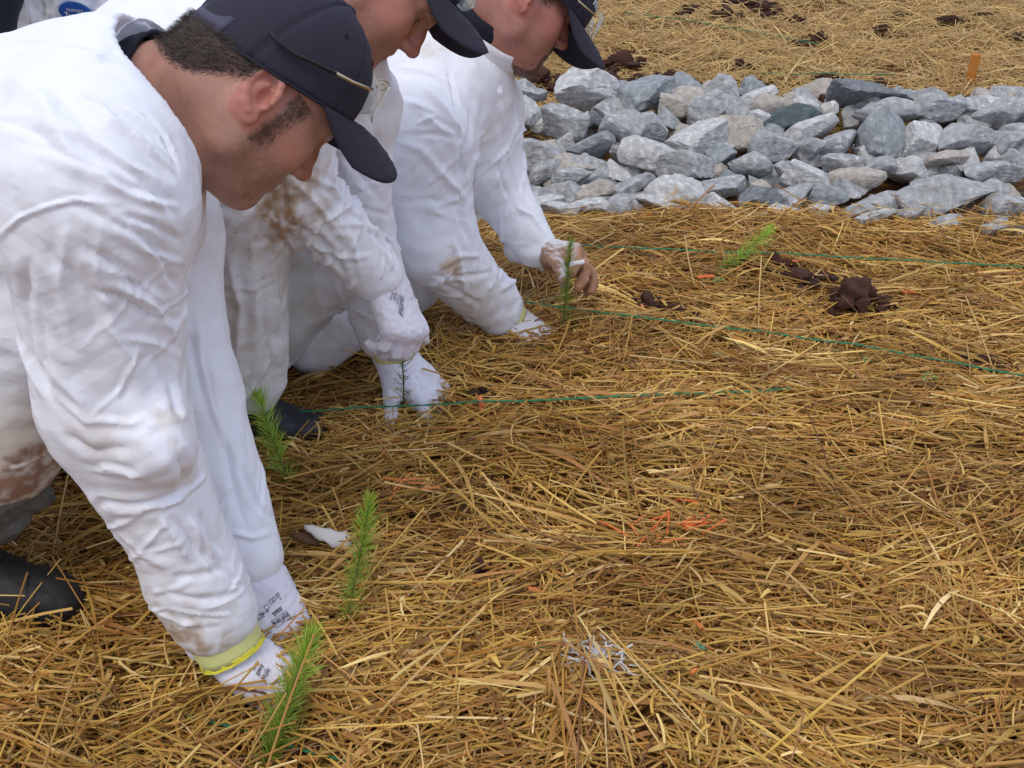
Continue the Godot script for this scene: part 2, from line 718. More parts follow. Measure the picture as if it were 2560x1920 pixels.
func build_ground():
	var xs := axis(-80, 80, -2.6, 3.0, 0.03)
	var ds := axis(-40, 90, 0.3, 5.6, 0.03)
	var v := PackedVector3Array()
	var idx := PackedInt32Array()
	for d in ds:
		for x in xs: v.append(Vector3(x, height(x, -d) - 0.006, -d))
	var w := xs.size()
	for i in ds.size() - 1:
		for j in w - 1:
			var o := i * w + j
			idx.append_array(PackedInt32Array([o, o + w, o + w + 1, o, o + w + 1, o + 1]))
	var st := SurfaceTool.new()
	st.begin(Mesh.PRIMITIVE_TRIANGLES)
	for i in idx.size(): pass
	var arr := []
	arr.resize(Mesh.ARRAY_MAX)
	arr[Mesh.ARRAY_VERTEX] = v
	arr[Mesh.ARRAY_INDEX] = idx
	var am := ArrayMesh.new()
	am.add_surface_from_arrays(Mesh.PRIMITIVE_TRIANGLES, arr)
	st.create_from(am, 0)
	st.generate_normals()
	tag(part("ground", st.commit(), M.ground, self), "", "", "", "structure")

# ---------------------------------------------------------------- straw
func straw_mesh(kind: int, r: RandomNumberGenerator) -> ArrayMesh:
	var st := begin()
	var segs := 4
	if kind == 3 or kind == 5:                           # a flat leaf blade, curled
		var tw := r.randf_range(-1.5, 1.5)
		var bow := r.randf_range(2.0, 7.0)
		for s in segs:
			var p := []
			for e in 2:
				var t := (s + e) / float(segs)
				var wd := 1.1 * sin(PI * clampf(t * 0.9 + 0.08, 0, 1)) + 0.15
				var an := tw * t
				var mid := Vector3(t - 0.5, bow * (t - t * t) * 4.0 * 0.5, r.randf_range(-0.1, 0.1) if e == 5 else 0.0)
				p.append([mid + Vector3(0, sin(an), cos(an)) * wd * 0.5, mid - Vector3(0, sin(an), cos(an)) * wd * 0.5])
			quad(st, p[0][0], p[0][1], p[1][1], p[1][0])
		return done(st)
	var pts := []
	var by := r.randf_range(-0.8, 1.0)
	var bz := r.randf_range(-1.2, 1.2) * (2.5 if kind == 7 else 1.0)
	var kink := r.randf_range(0.25, 0.75) if kind == 2 or kind == 6 else -1.0
	var kz := r.randf_range(-7, 7)
	var ky := r.randf_range(-3, 6)
	for i in segs + 1:
		var t := i / float(segs)
		var bowed := (t - t * t) * 4.0
		var p := Vector3(t - 0.5, by * bowed, bz * bowed)
		if kink > 0.0 and t > kink: p += Vector3(0, ky, kz) * (t - kink)
		pts.append(p)
	# the tube is made by hand: x is lengths, y and z are widths
	var sides := 5
	for i in segs:
		for j in sides:
			var q := []
			for c in [[0, 0], [0, 1], [1, 1], [1, 0]]:
				var an: float = TAU * (j + c[1]) / sides
				var wide: float = 0.5 * (1.0 if kind != 4 else 1.0 - 0.5 * (i + c[0]) / float(segs))
				q.append(pts[i + c[0]] + Vector3(0, cos(an) * wide * (0.6 if kind == 1 else 0.95), sin(an) * wide))
			quad(st, q[0], q[1], q[2], q[3])
	return done(st)

var STRAW := [[0.54, 0.36, 0.105], [0.70, 0.52, 0.22], [0.42, 0.215, 0.055], [0.47, 0.29, 0.085], [0.22, 0.105, 0.03], [0.40, 0.31, 0.14], [0.60, 0.42, 0.12], [0.80, 0.64, 0.33], [0.33, 0.23, 0.06]]
func straw_color(r: RandomNumberGenerator, dry := 0.0) -> Color:
	var c: Array = STRAW[[0, 0, 0, 1, 3, 2, 2, 3, 3, 0, 4, 2, 6, 6, 7, 8][r.randi() % 16]]
	var f := r.randf_range(0.78, 1.18)
	var col := Color(c[0] * f * 1.04, c[1] * f * 0.925, c[2] * f * r.randf_range(0.55, 0.85))
	return col.lerp(Color(0.56 * f, 0.41 * f, 0.19 * f), dry)

func lay(x: float, z: float, an: float, length: float, width: float, lift: float, tilt: float, r: RandomNumberGenerator) -> Transform3D:
	var h := Vector3(cos(an), 0, sin(an)) * length * 0.5
	var y0 := height(x - h.x * 0.7, z - h.z * 0.7)
	var y1 := height(x + h.x * 0.7, z + h.z * 0.7)
	var ym := height(x, z)
	var dir := Vector3(h.x, (y1 - y0) * 0.7 + sin(tilt) * length * 0.5, h.z).normalized()
	var side := dir.cross(Vector3.UP).normalized()
	var up := side.cross(dir)
	var roll := r.randf_range(-0.9, 0.9)
	var y2 := up * cos(roll) + side * sin(roll)
	return Transform3D(Basis(dir * length, y2 * width, side * cos(roll) * width - up * sin(roll) * width), Vector3(x, maxf(ym, (y0 + y1) * 0.5) + lift + absf(sin(tilt)) * length * 0.42, z))

func build_straw():
	var r := RandomNumberGenerator.new()
	r.seed = 77
	var kinds := 8
	var near := []
	var tint := []
	for k in kinds:
		near.append([]); tint.append([])
	var flow := FastNoiseLite.new()
	flow.seed = 5; flow.frequency = 1.6; flow.fractal_octaves = 2
	var thin := FastNoiseLite.new()
	thin.seed = 9; thin.frequency = 2.2; thin.fractal_octaves = 2
	var wet := FastNoiseLite.new()
	wet.seed = 17; wet.frequency = 2.6; wet.fractal_octaves = 3
	var put := func(x: float, d: float, an: float, ln: float, wd: float, lift: float, tilt: float):
		var dry := 0.5 if d > 3.4 else 0.0
		var k := r.randi() % kinds
		if (k == 3 or k == 5) and r.randf() < 0.72: k = [0, 1, 7][r.randi() % 3]
		near[k].append(lay(x, -d, an, ln, wd * (1.5 if k == 3 or k == 5 else 1.0), lift, tilt, r))
		var darkening := clampf(0.5 + wet.get_noise_2d(x, d * 1.3) * 1.5, 0.0, 1.0) * (1.0 if d < 3.4 else 0.25)
		darkening = minf(1.5, darkening + 0.9 * exp(-((x + 0.44) * (x + 0.44) / 0.02 + (d - 2.0) * (d - 2.0) / 0.02)))  # straw coloured darker and browner in the hollow under the second man's hands
		darkening = maxf(0.0, darkening - 0.9 * exp(-((x + 0.06) * (x + 0.06) / 0.05 + (d - 1.06) * (d - 1.06) / 0.012)))
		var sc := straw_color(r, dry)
		tint[k].append(Color(sc.r * lerpf(1.10, 0.74, darkening), sc.g * lerpf(1.12, 0.68, darkening), sc.b * lerpf(1.15, 0.56, darkening)))
	# the mulch the camera looks down on
	for i in 98000:
		var d := r.randf_range(0.5, 3.0)
		var half := d * 0.56 + 0.38
		var x := r.randf_range(-half - 0.45, half)
		if r.randf() > (half + 0.22) / 2.28: continue
		if d > strip_front(x) - 0.05 + r.randfn(0, 0.03): continue
		var thinning := thin.get_noise_2d(x, d)
		if thinning < -0.24 and r.randf() < 0.68: continue
		var an := flow.get_noise_2d(x, d) * 0.8 + (r.randfn(0.0, 0.33) if r.randf() < 0.62 else r.randf_range(-1.57, 1.57))
		var lift := 0.001 + 0.030 * pow(r.randf(), 1.6)
		var tilt := r.randfn(0.0, 0.10)
		if r.randf() < 0.05: tilt = r.randf_range(-0.6, 0.6)
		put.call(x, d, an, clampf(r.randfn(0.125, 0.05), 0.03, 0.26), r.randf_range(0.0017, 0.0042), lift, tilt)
	# tufts that radiate from a point
	for c in [[ground_spot(1420, 1690), 0.16, 120, 0.05], [ground_spot(1320, 700), 0.1, 130, 0.05], [ground_spot(2300, 1500), 0.14, 70, 0.03], [ground_spot(170, 1500), 0.18, 90, 0.04], [ground_spot(2130, 1060), 0.1, 60, 0.03], [ground_spot(1080, 880), 0.12, 120, 0.03]]:
		var o: Vector3 = c[0]
		for i in c[2]:
			var an := r.randf() * TAU
			var ln := r.randf_range(0.07, 0.2)
			var rad := r.randf_range(0.0, c[1] * 0.5)
			var p := o + Vector3(cos(an), 0, sin(an)) * (rad + ln * 0.4)
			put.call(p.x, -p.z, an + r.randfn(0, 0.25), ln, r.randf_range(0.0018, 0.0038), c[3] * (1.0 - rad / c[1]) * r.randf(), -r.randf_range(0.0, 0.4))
	# chaff and broken bits lying on top
	for i in 16000:
		var d := r.randf_range(0.7, 2.75)
		var x := r.randf_range(-d * 0.54 - 0.25, d * 0.54 + 0.25)
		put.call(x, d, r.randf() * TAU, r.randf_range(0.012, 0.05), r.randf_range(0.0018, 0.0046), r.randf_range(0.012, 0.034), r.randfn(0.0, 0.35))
	# long stalks that stand out of the mat
	for i in 420:
		var d := r.randf_range(0.8, 2.75)
		var x := r.randf_range(-d * 0.52 - 0.2, d * 0.52 + 0.2)
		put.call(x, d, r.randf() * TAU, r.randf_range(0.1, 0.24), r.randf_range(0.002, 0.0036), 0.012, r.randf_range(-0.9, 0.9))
	# the bank beyond the riprap
	for i in 135000:
		var d := 3.45 + 3.3 * pow(r.randf(), 0.9)
		var half := d * 0.52 + 0.7
		var x := r.randf_range(-half, half)
		var thinning := thin.get_noise_2d(x * 0.8, d * 1.6)
		if thinning < -0.35 and r.randf() < 0.75: continue
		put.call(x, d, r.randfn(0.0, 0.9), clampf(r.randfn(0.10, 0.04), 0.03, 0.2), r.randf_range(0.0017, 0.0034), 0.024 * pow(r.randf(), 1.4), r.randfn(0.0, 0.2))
	var root := Node3D.new()
	root.name = "straw_mulch"
	add_child(root)
	tag(root, "loose golden brown straw spread thickly over the whole planting ground", "straw", "", "stuff")
	for k in kinds:
		var mm := MultiMesh.new()
		mm.transform_format = MultiMesh.TRANSFORM_3D
		mm.use_colors = true
		mm.mesh = straw_mesh(k, r)
		mm.instance_count = near[k].size()
		for i in near[k].size():
			mm.set_instance_transform(i, near[k][i])
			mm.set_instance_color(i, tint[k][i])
		var mi := MultiMeshInstance3D.new()
		mi.name = "straw_layer"
		mi.multimesh = mm
		mi.material_override = M.straw
		root.add_child(mi, true)
		mi.set_meta("kind", "stuff")

# ---------------------------------------------------------------- riprap
var sphere_v := PackedVector3Array()
var sphere_i := PackedInt32Array()
func unit_sphere(level: int):
	var t := (1.0 + sqrt(5.0)) / 2.0
	var v := [Vector3(-1, t, 0), Vector3(1, t, 0), Vector3(-1, -t, 0), Vector3(1, -t, 0), Vector3(0, -1, t), Vector3(0, 1, t), Vector3(0, -1, -t), Vector3(0, 1, -t), Vector3(t, 0, -1), Vector3(t, 0, 1), Vector3(-t, 0, -1), Vector3(-t, 0, 1)]
	for i in v.size(): v[i] = v[i].normalized()
	var f := [0, 11, 5, 0, 5, 1, 0, 1, 7, 0, 7, 10, 0, 10, 11, 1, 5, 9, 5, 11, 4, 11, 10, 2, 10, 7, 6, 7, 1, 8, 3, 9, 4, 3, 4, 2, 3, 2, 6, 3, 6, 8, 3, 8, 9, 4, 9, 5, 2, 4, 11, 6, 2, 10, 8, 6, 7, 9, 8, 1]
	for l in level:
		var g := []
		var mids := {}
		for j in range(0, f.size(), 3):
			var m := []
			for e in 3:
				var a: int = f[j + e]
				var b: int = f[j + (e + 1) % 3]
				var key := Vector2i(mini(a, b), maxi(a, b))
				if not mids.has(key):
					mids[key] = v.size()
					v.append(((v[a] + v[b]) * 0.5).normalized())
				m.append(mids[key])
			g.append_array([f[j], m[0], m[2], f[j + 1], m[1], m[0], f[j + 2], m[2], m[1], m[0], m[1], m[2]])
		f = g
	sphere_v = PackedVector3Array(v)
	sphere_i = PackedInt32Array(f)

func stone_mesh(r: RandomNumberGenerator, planes := 11, rough := 0.02, flat := true) -> ArrayMesh:
	var ns := []
	for i in planes:
		var nn := Vector3(r.randfn(), r.randfn(), r.randfn()).normalized()
		ns.append([nn, r.randf_range(0.42, 0.86)])
	var n := FastNoiseLite.new()
	n.seed = r.randi() % 100000
	n.frequency = 1.4
	var v := PackedVector3Array()
	for d in sphere_v:
		var rad := 1.25
		for p in ns:
			var c: float = d.dot(p[0])
			if c > 0.05: rad = minf(rad, p[1] / c)
		rad += n.get_noise_3dv(d * 2.0) * rough * 3.0 + n.get_noise_3dv(d * 9.0) * rough
		v.append(d * rad)
	var lo := Vector3.ONE * 9.0
	var hi := -lo
	for p in v:
		lo = lo.min(p); hi = hi.max(p)
	var st := begin(-1 if flat else 0)
	for i in range(0, sphere_i.size(), 3):
		for j in [0, 2, 1]: st.add_vertex((v[sphere_i[i + j]] - (lo + hi) * 0.5) / (hi - lo))     # fits a unit box
	if not flat: st.index()
	st.generate_normals()
	return st.commit()

# centre x, y, width, height in photograph pixels; tone; words for its look and place
func rocks_table() -> Array:
	var l := []
	for row in [
		"back|pale,1473,221,150,108,large pale wedge;blue,1610,242,114,84,blue grey rounded;tan,1688,263,84,60,brownish grey;grey,1762,277,82,70,grey blocky;grey,1838,268,112,62,long grey;tan,1938,268,106,48,flat tan grey;white,2076,268,40,34,small white;dark,2184,248,196,46,dark blue slab;grey,2214,274,160,60,wide grey;grey,2350,271,112,70,grey angular;grey,2508,284,124,74,grey broken;pale,1298,275,90,72,pale;grey,1324,236,76,38,flat grey;grey,2430,268,80,50,small grey",
		"second|green,1966,302,154,58,dark green slab;tan,1843,331,120,74,tan rounded;pale,1738,346,132,96,large pale sloping;grey,1410,304,102,78,light grey blocky;dark,1482,298,58,40,small dark;grey,1552,334,98,96,dark sided;grey,1622,322,82,82,upright grey;blue,1473,358,106,60,blue grey;blue,2202,334,112,124,tall blue grey upright;pale,2298,352,98,94,leaning pale;grey,2410,346,136,76,broad grey;grey,2524,352,80,58,grey;grey,2093,358,94,66,round topped grey;pale,2020,330,120,66,long pale;grey,1680,296,70,52,grey;pale,1890,300,60,46,small pale",
		"middle|grey,1348,382,126,70,long grey;tan,1432,406,166,56,long low tan grey;pale,1622,388,136,70,pale flat topped;grey,1717,412,172,64,broad grey;blue,1802,388,70,58,bluish;grey,1932,370,106,76,peaked grey;grey,2022,372,86,66,grey;tan,2362,400,106,46,pale tan lozenge;grey,1873,408,94,62,dark faced grey;grey,2480,430,140,52,wide flat grey;pale,2273,418,106,52,pale;grey,2170,420,110,56,low grey;grey,1965,432,60,56,small grey;grey,2100,410,90,50,grey;grey,2560,400,90,60,grey;grey,1292,398,70,70,dark grey",
		"front|grey,1426,446,88,52,rounded grey;pale,1694,478,150,72,large white veined;grey,1574,472,114,60,grey;grey,1796,472,126,54,long grey;pale,2022,442,132,64,pale ridged;tan,2136,442,126,48,flat tan;grey,2358,492,224,106,very large grey;grey,1986,500,92,66,grey;blue,2064,492,88,58,bluish;dark,1902,504,104,76,dark blue;grey,2196,514,150,58,low grey;grey,2518,520,122,74,dark grey;tan,1490,478,94,44,tan;grey,1402,486,90,54,grey;pale,1348,508,106,54,pale;grey,1640,470,70,46,small grey;grey,2130,470,90,44,grey;grey,2470,470,80,50,grey",
		"foremost|pale,1467,512,94,48,pale;pale,1652,514,126,44,flat pale;pale,1813,510,108,46,pale;grey,2130,540,114,44,grey;grey,2368,556,90,50,bluish grey;grey,2482,574,88,44,grey;pale,1968,538,90,42,pale;pale,2034,536,80,46,white faced;pale,2172,548,110,40,pale long;grey,2560,576,80,44,grey;grey,1546,522,90,44,grey;pale,1400,524,80,40,pale;grey,2270,538,90,44,grey;tan,1890,542,70,36,small tan;grey,1740,522,70,36,small grey;grey,1310,540,80,50,grey;pale,1230,530,90,50,pale",
	]:
		var halves: PackedStringArray = row.split("|")
		var stones := []
		for s in halves[1].split(";"):
			var f: PackedStringArray = s.split(",")
			stones.append({"row": halves[0], "tone": f[0], "x": float(f[1]), "y": float(f[2]), "w": float(f[3]), "h": float(f[4]), "look": f[5]})
		stones.sort_custom(func(p, q): return p.x < q.x)
		for i in stones.size():
			stones[i].order = i
			stones[i].of = stones.size()
		l.append_array(stones)
	return l

const ORDER := ["leftmost", "second from the left", "third from the left", "fourth from the left", "fifth from the left", "sixth from the left", "seventh from the left", "eighth from the left", "ninth from the left"]
func place_in_row(i: int, of: int) -> String:
	if i == of - 1: return "rightmost"
	if i < (of + 1) / 2: return ORDER[i]
	return ORDER[of - 1 - i].replace("left", "right")

const tone_word := {"grey": "grey", "pale": "pale", "blue": "bluish", "dark": "dark", "tan": "tan"}
func spot_on_photo(p: Vector3) -> Vector2:
	var z := depth_of(p)
	return Vector2(1280.0 + p.x / z * FOCAL, 960.0 - ((p.y - CAM_H) * C - p.z * S) / z * FOCAL)

func build_rocks():
	var r := RandomNumberGenerator.new()
	r.seed = 404
	unit_sphere(3)
	var shapes := []
	for i in 26: shapes.append(stone_mesh(r, 8 + i % 5, 0.015))
	var rows := {"back": "along the back edge of the riprap", "second": "in the second row of riprap behind", "middle": "in the middle row of the riprap", "front": "in the row before the front edge", "foremost": "at the front edge against the straw"}
	var i := 0
	var big := rocks_table()
	for s in big:
		var p := rock_spot(s.x, s.y + s.h * 0.18)
		var w: float = s.w * depth_of(p) / FOCAL * 1.2
		var h: float = s.h * depth_of(p) / FOCAL * 1.2
		var o := part("riprap_stone", shapes[(i * 7 + 3) % shapes.size()], M["stone_" + s.tone], self)
		var flip := PI if i % 2 else 0.0
		var dp := (w + h) * 0.5 * r.randf_range(0.85, 1.15)
		o.transform = Transform3D(Basis(Vector3.RIGHT, -0.45 + r.randfn(0, 0.12)) * Basis(Vector3.BACK, r.randfn(0.0, 0.16)) * Basis().scaled(Vector3(w, h, dp)) * Basis(Vector3.UP, flip), p + Vector3(0, h * 0.1, 0))
		tag(o, "%s stone, %s %s" % [s.look, place_in_row(s.order, s.of), rows[s.row]], "stone", "riprap stones")
		i += 1
	# small stones wedged between and under, seen only through the gaps, and the strip's run outside the frame
	var used := {}
	for k in 255:
		var px := r.randf_range(1170, 2600)
		var d := 2.78 + r.randf_range(0.0, 1.0)
		if k % 5 == 0:
			px = r.randf_range(1190, 1500)
			d = r.randf_range(2.84, 3.1)
		var x := (px - 1280.0) / FOCAL * (d * C + CAM_H * S)
		var w := r.randf_range(0.06, 0.14)
		var tone: String = ["grey", "grey", "pale", "blue", "dark", "tan", "grey"][r.randi() % 7]
		var o := part("riprap_stone", shapes[r.randi() % shapes.size()], M["stone_" + tone], self)
		o.transform = Transform3D(Basis(Vector3(r.randfn(), r.randfn(), r.randfn()).normalized(), r.randf() * TAU).scaled(Vector3(w, w * 0.75, w)), Vector3(x, pile(x, d) - 0.026 + r.randf_range(-0.02, 0.015), -d))
		var at := spot_on_photo(o.position)
		var best: Dictionary = big[0]
		for b in big:
			if Vector2(b.x, b.y).distance_to(at) < Vector2(best.x, best.y).distance_to(at): best = b
		var off := at - Vector2(best.x, best.y)
		var vert := "" if absf(off.y) < absf(off.x) * 0.4 else ("lower " if off.y > 0 else "upper ")
		var side := vert + ("right of" if off.x > 0 else "left of") if absf(off.x) > absf(off.y) * 0.4 else ("below" if off.y > 0 else "above")
		var look: String = best.look
		var label := "%s %s stone %s %s stone, %s, %s row" % ["tiny" if w < 0.085 else ("small" if w < 0.115 else "middling"), tone_word[tone], side, look, place_in_row(best.order, best.of), best.row]
		if label.split(" ").size() > 16: label = label.replace(" row", "").replace(", %s" % best.row, "")
		if used.has(label):
			var next: Dictionary = big[0] if big[0] != best else big[1]
			for b in big:
				if b != best and Vector2(b.x, b.y).distance_to(at) < Vector2(next.x, next.y).distance_to(at): next = b
			label = "%s %s stone between %s stone and %s stone, %s row" % ["tiny" if w < 0.085 else ("small" if w < 0.115 else "middling"), tone_word[tone], look, next.look, best.row]
		if used.has(label):
			remove_child(o)
			o.free()
			continue
		used[label] = true
		tag(o, label, "stone", "riprap stones")
# ---------------------------------------------------------------- people: shared pieces
func wpart(called: String, mesh: Mesh, m: Material, root: Node3D, xf := Transform3D()) -> MeshInstance3D:
	return part(called, mesh, m, root, root.transform.affine_inverse() * xf)      # a part given in world space

func facing(angle: float, away: float, lean := 0.0) -> Basis:
	# head axes (forward, up, right side) for someone seen from their right: `angle` is how far the crown leans from level, `away` turns the face from the camera
	var r := Vector3.RIGHT
	var u := Vector3(0, C, -S)
	var b := Vector3(0, S, C)
	var a := deg_to_rad(angle)
	var up := r * cos(a) + u * sin(a)
	var f0 := r * sin(a) - u * cos(a)
	var t := deg_to_rad(away)
	var side := b * cos(t) + f0 * sin(t)
	var l := deg_to_rad(lean)
	return Basis(f0 * cos(t) - b * sin(t), up * cos(l) + side * sin(l), side * cos(l) - up * sin(l))

# the bare head and neck in head axes: x forward, y up, z to the right side; the middle lies between the ears
func head_field(look: Dictionary) -> Field:
	var f := Field.new()
	f.ell(Vector3(-0.004, 0.045, 0), Vector3(0.098, 0.092, 0.077))
	f.ell(Vector3(0.034, -0.02, 0), Vector3(0.064, 0.085, 0.062), Basis(), 0.03)
	f.ell(Vector3(-0.045, 0.0, 0), Vector3(0.058, 0.07, 0.066), Basis(), 0.03)
	var jaw: float = look.get("jaw", 1.0)
	for s in [-1.0, 1.0]:
		f.chain([[Vector3(-0.002, -0.02, 0.056 * s), 0.017], [Vector3(0.008, -0.062, 0.052 * s * jaw), 0.018], [Vector3(0.074, -0.088, 0.016 * s), 0.018]], 0.03)
		f.cone(Vector3(0.066, -0.002, 0.042 * s), Vector3(0.02, 0.002, 0.060 * s), 0.019, 0.012, 0.025)     # cheekbone
		f.cone(Vector3(0.092, 0.036, 0.010 * s), Vector3(0.074, 0.036, 0.045 * s), 0.011, 0.009, 0.016)     # brow
		f.ell(Vector3(0.060, -0.040, 0.032 * s), Vector3(0.026, 0.03, 0.022), Basis(), 0.03)                # cheek
	f.ell(Vector3(0.090, -0.093, 0), Vector3(0.014, 0.014, 0.018), Basis(), 0.022)                              # chin
	f.ell(Vector3(0.086, -0.050, 0), Vector3(0.016, 0.024, 0.026), Basis(), 0.02)                               # around the mouth
	f.ell(Vector3(0.052, -0.093, 0), Vector3(0.040, 0.020, 0.036), Basis(), 0.035)                              # under the chin
	for s in [-1.0, 1.0]: f.ell(Vector3(0.098, 0.014, 0.031 * s), Vector3(0.017, 0.012, 0.017), Basis(), 0.014, true)
	for s in [-1.0, 1.0]:
		f.ell(Vector3(0.0765, 0.013, 0.031 * s), Vector3(0.0125, 0.0115, 0.0135), Basis(), 0.004)
		f.cone(Vector3(0.0855, 0.0185, 0.024 * s), Vector3(0.080, 0.0175, 0.042 * s), 0.0045, 0.004, 0.006)     # upper lid
	f.chain([[Vector3(0.092, 0.024, 0), 0.009], [Vector3(0.106, 0.003, 0), 0.0085], [Vector3(0.118, -0.016, 0), 0.0105]], 0.014)
	f.ell(Vector3(0.119, -0.0175, 0), Vector3(0.0105, 0.0095, 0.0115), Basis(), 0.008)
	for s in [-1.0, 1.0]:
		f.ell(Vector3(0.106, -0.022, 0.0125 * s), Vector3(0.012, 0.0085, 0.0075), Basis(), 0.008)
		f.ell(Vector3(0.112, -0.031, 0.007 * s), Vector3(0.005, 0.004, 0.0032), Basis(), 0.004, true)
	f.cone(Vector3(0.0995, -0.046, -0.014), Vector3(0.0995, -0.046, 0.014), 0.0065, 0.0065, 0.01)               # lips
	f.cone(Vector3(0.097, -0.060, -0.012), Vector3(0.097, -0.060, 0.012), 0.0075, 0.0075, 0.009)
	f.cone(Vector3(0.108, -0.0525, -0.020), Vector3(0.108, -0.0525, 0.020), 0.0022, 0.0022, 0.004, true)
	for s in [-1.0, 1.0]:                                                                                         # ears
		var c := Vector3(-0.014, 0.0, 0.074 * s)
		var turn := Basis(Vector3.UP, -0.42 * s) * Basis(Vector3.BACK, 0.22)
		f.ell(c + turn * Vector3(-0.004, 0.0, 0.004 * s), Vector3(0.017, 0.028, 0.006), turn, 0.006)
		f.ell(c + turn * Vector3(0.004, -0.003, 0.011 * s), Vector3(0.0095, 0.013, 0.0105), turn, 0.003, true)
		f.ell(c + turn * Vector3(0.001, 0.015, 0.011 * s), Vector3(0.009, 0.008, 0.0065), turn, 0.003, true)
		var rim := []
		for i in 12:
			var an := lerpf(-0.15, PI * 1.38, i / 11.0)
			var p := Vector3(cos(an) * 0.0175 - 0.003, sin(an) * 0.029 + 0.002, (0.0105 + 0.002 * sin(an * 0.7)) * s)
			if an > PI: p.x += (an - PI) * 0.006
			rim.append([c + turn * p, lerpf(0.0044, 0.0046, i / 11.0)])
		f.chain(rim, 0.0035)
		f.ell(c + turn * Vector3(0.004, -0.029, 0.005 * s), Vector3(0.0085, 0.009, 0.0052), turn, 0.006)           # lobe
		f.cone(c + turn * Vector3(0.013, -0.004, 0.004 * s), c + turn * Vector3(0.012, -0.011, 0.004 * s), 0.0045, 0.004, 0.004)   # tragus
		f.chain([[c + turn * Vector3(-0.011, -0.014, 0.007 * s), 0.0035], [c + turn * Vector3(-0.009, 0.003, 0.008 * s), 0.0035], [c + turn * Vector3(-0.001, 0.013, 0.007 * s), 0.003]], 0.004)
	var neck: Vector3 = look.neck
	f.cone(Vector3(-0.035, -0.03, 0), neck, 0.060, 0.070, 0.035)
	f.cone(Vector3(0.02, -0.08, 0), neck + Vector3(0.035, -0.005, 0), 0.035, 0.05, 0.04)
	for s in [-1.0, 1.0]: f.cone(Vector3(-0.02, -0.035, 0.052 * s), neck + Vector3(0.06, 0.0, 0.025 * s), 0.014, 0.014, 0.03)
	f.cone(neck, neck * 1.2, 0.070, 0.066, 0.03)
	return f

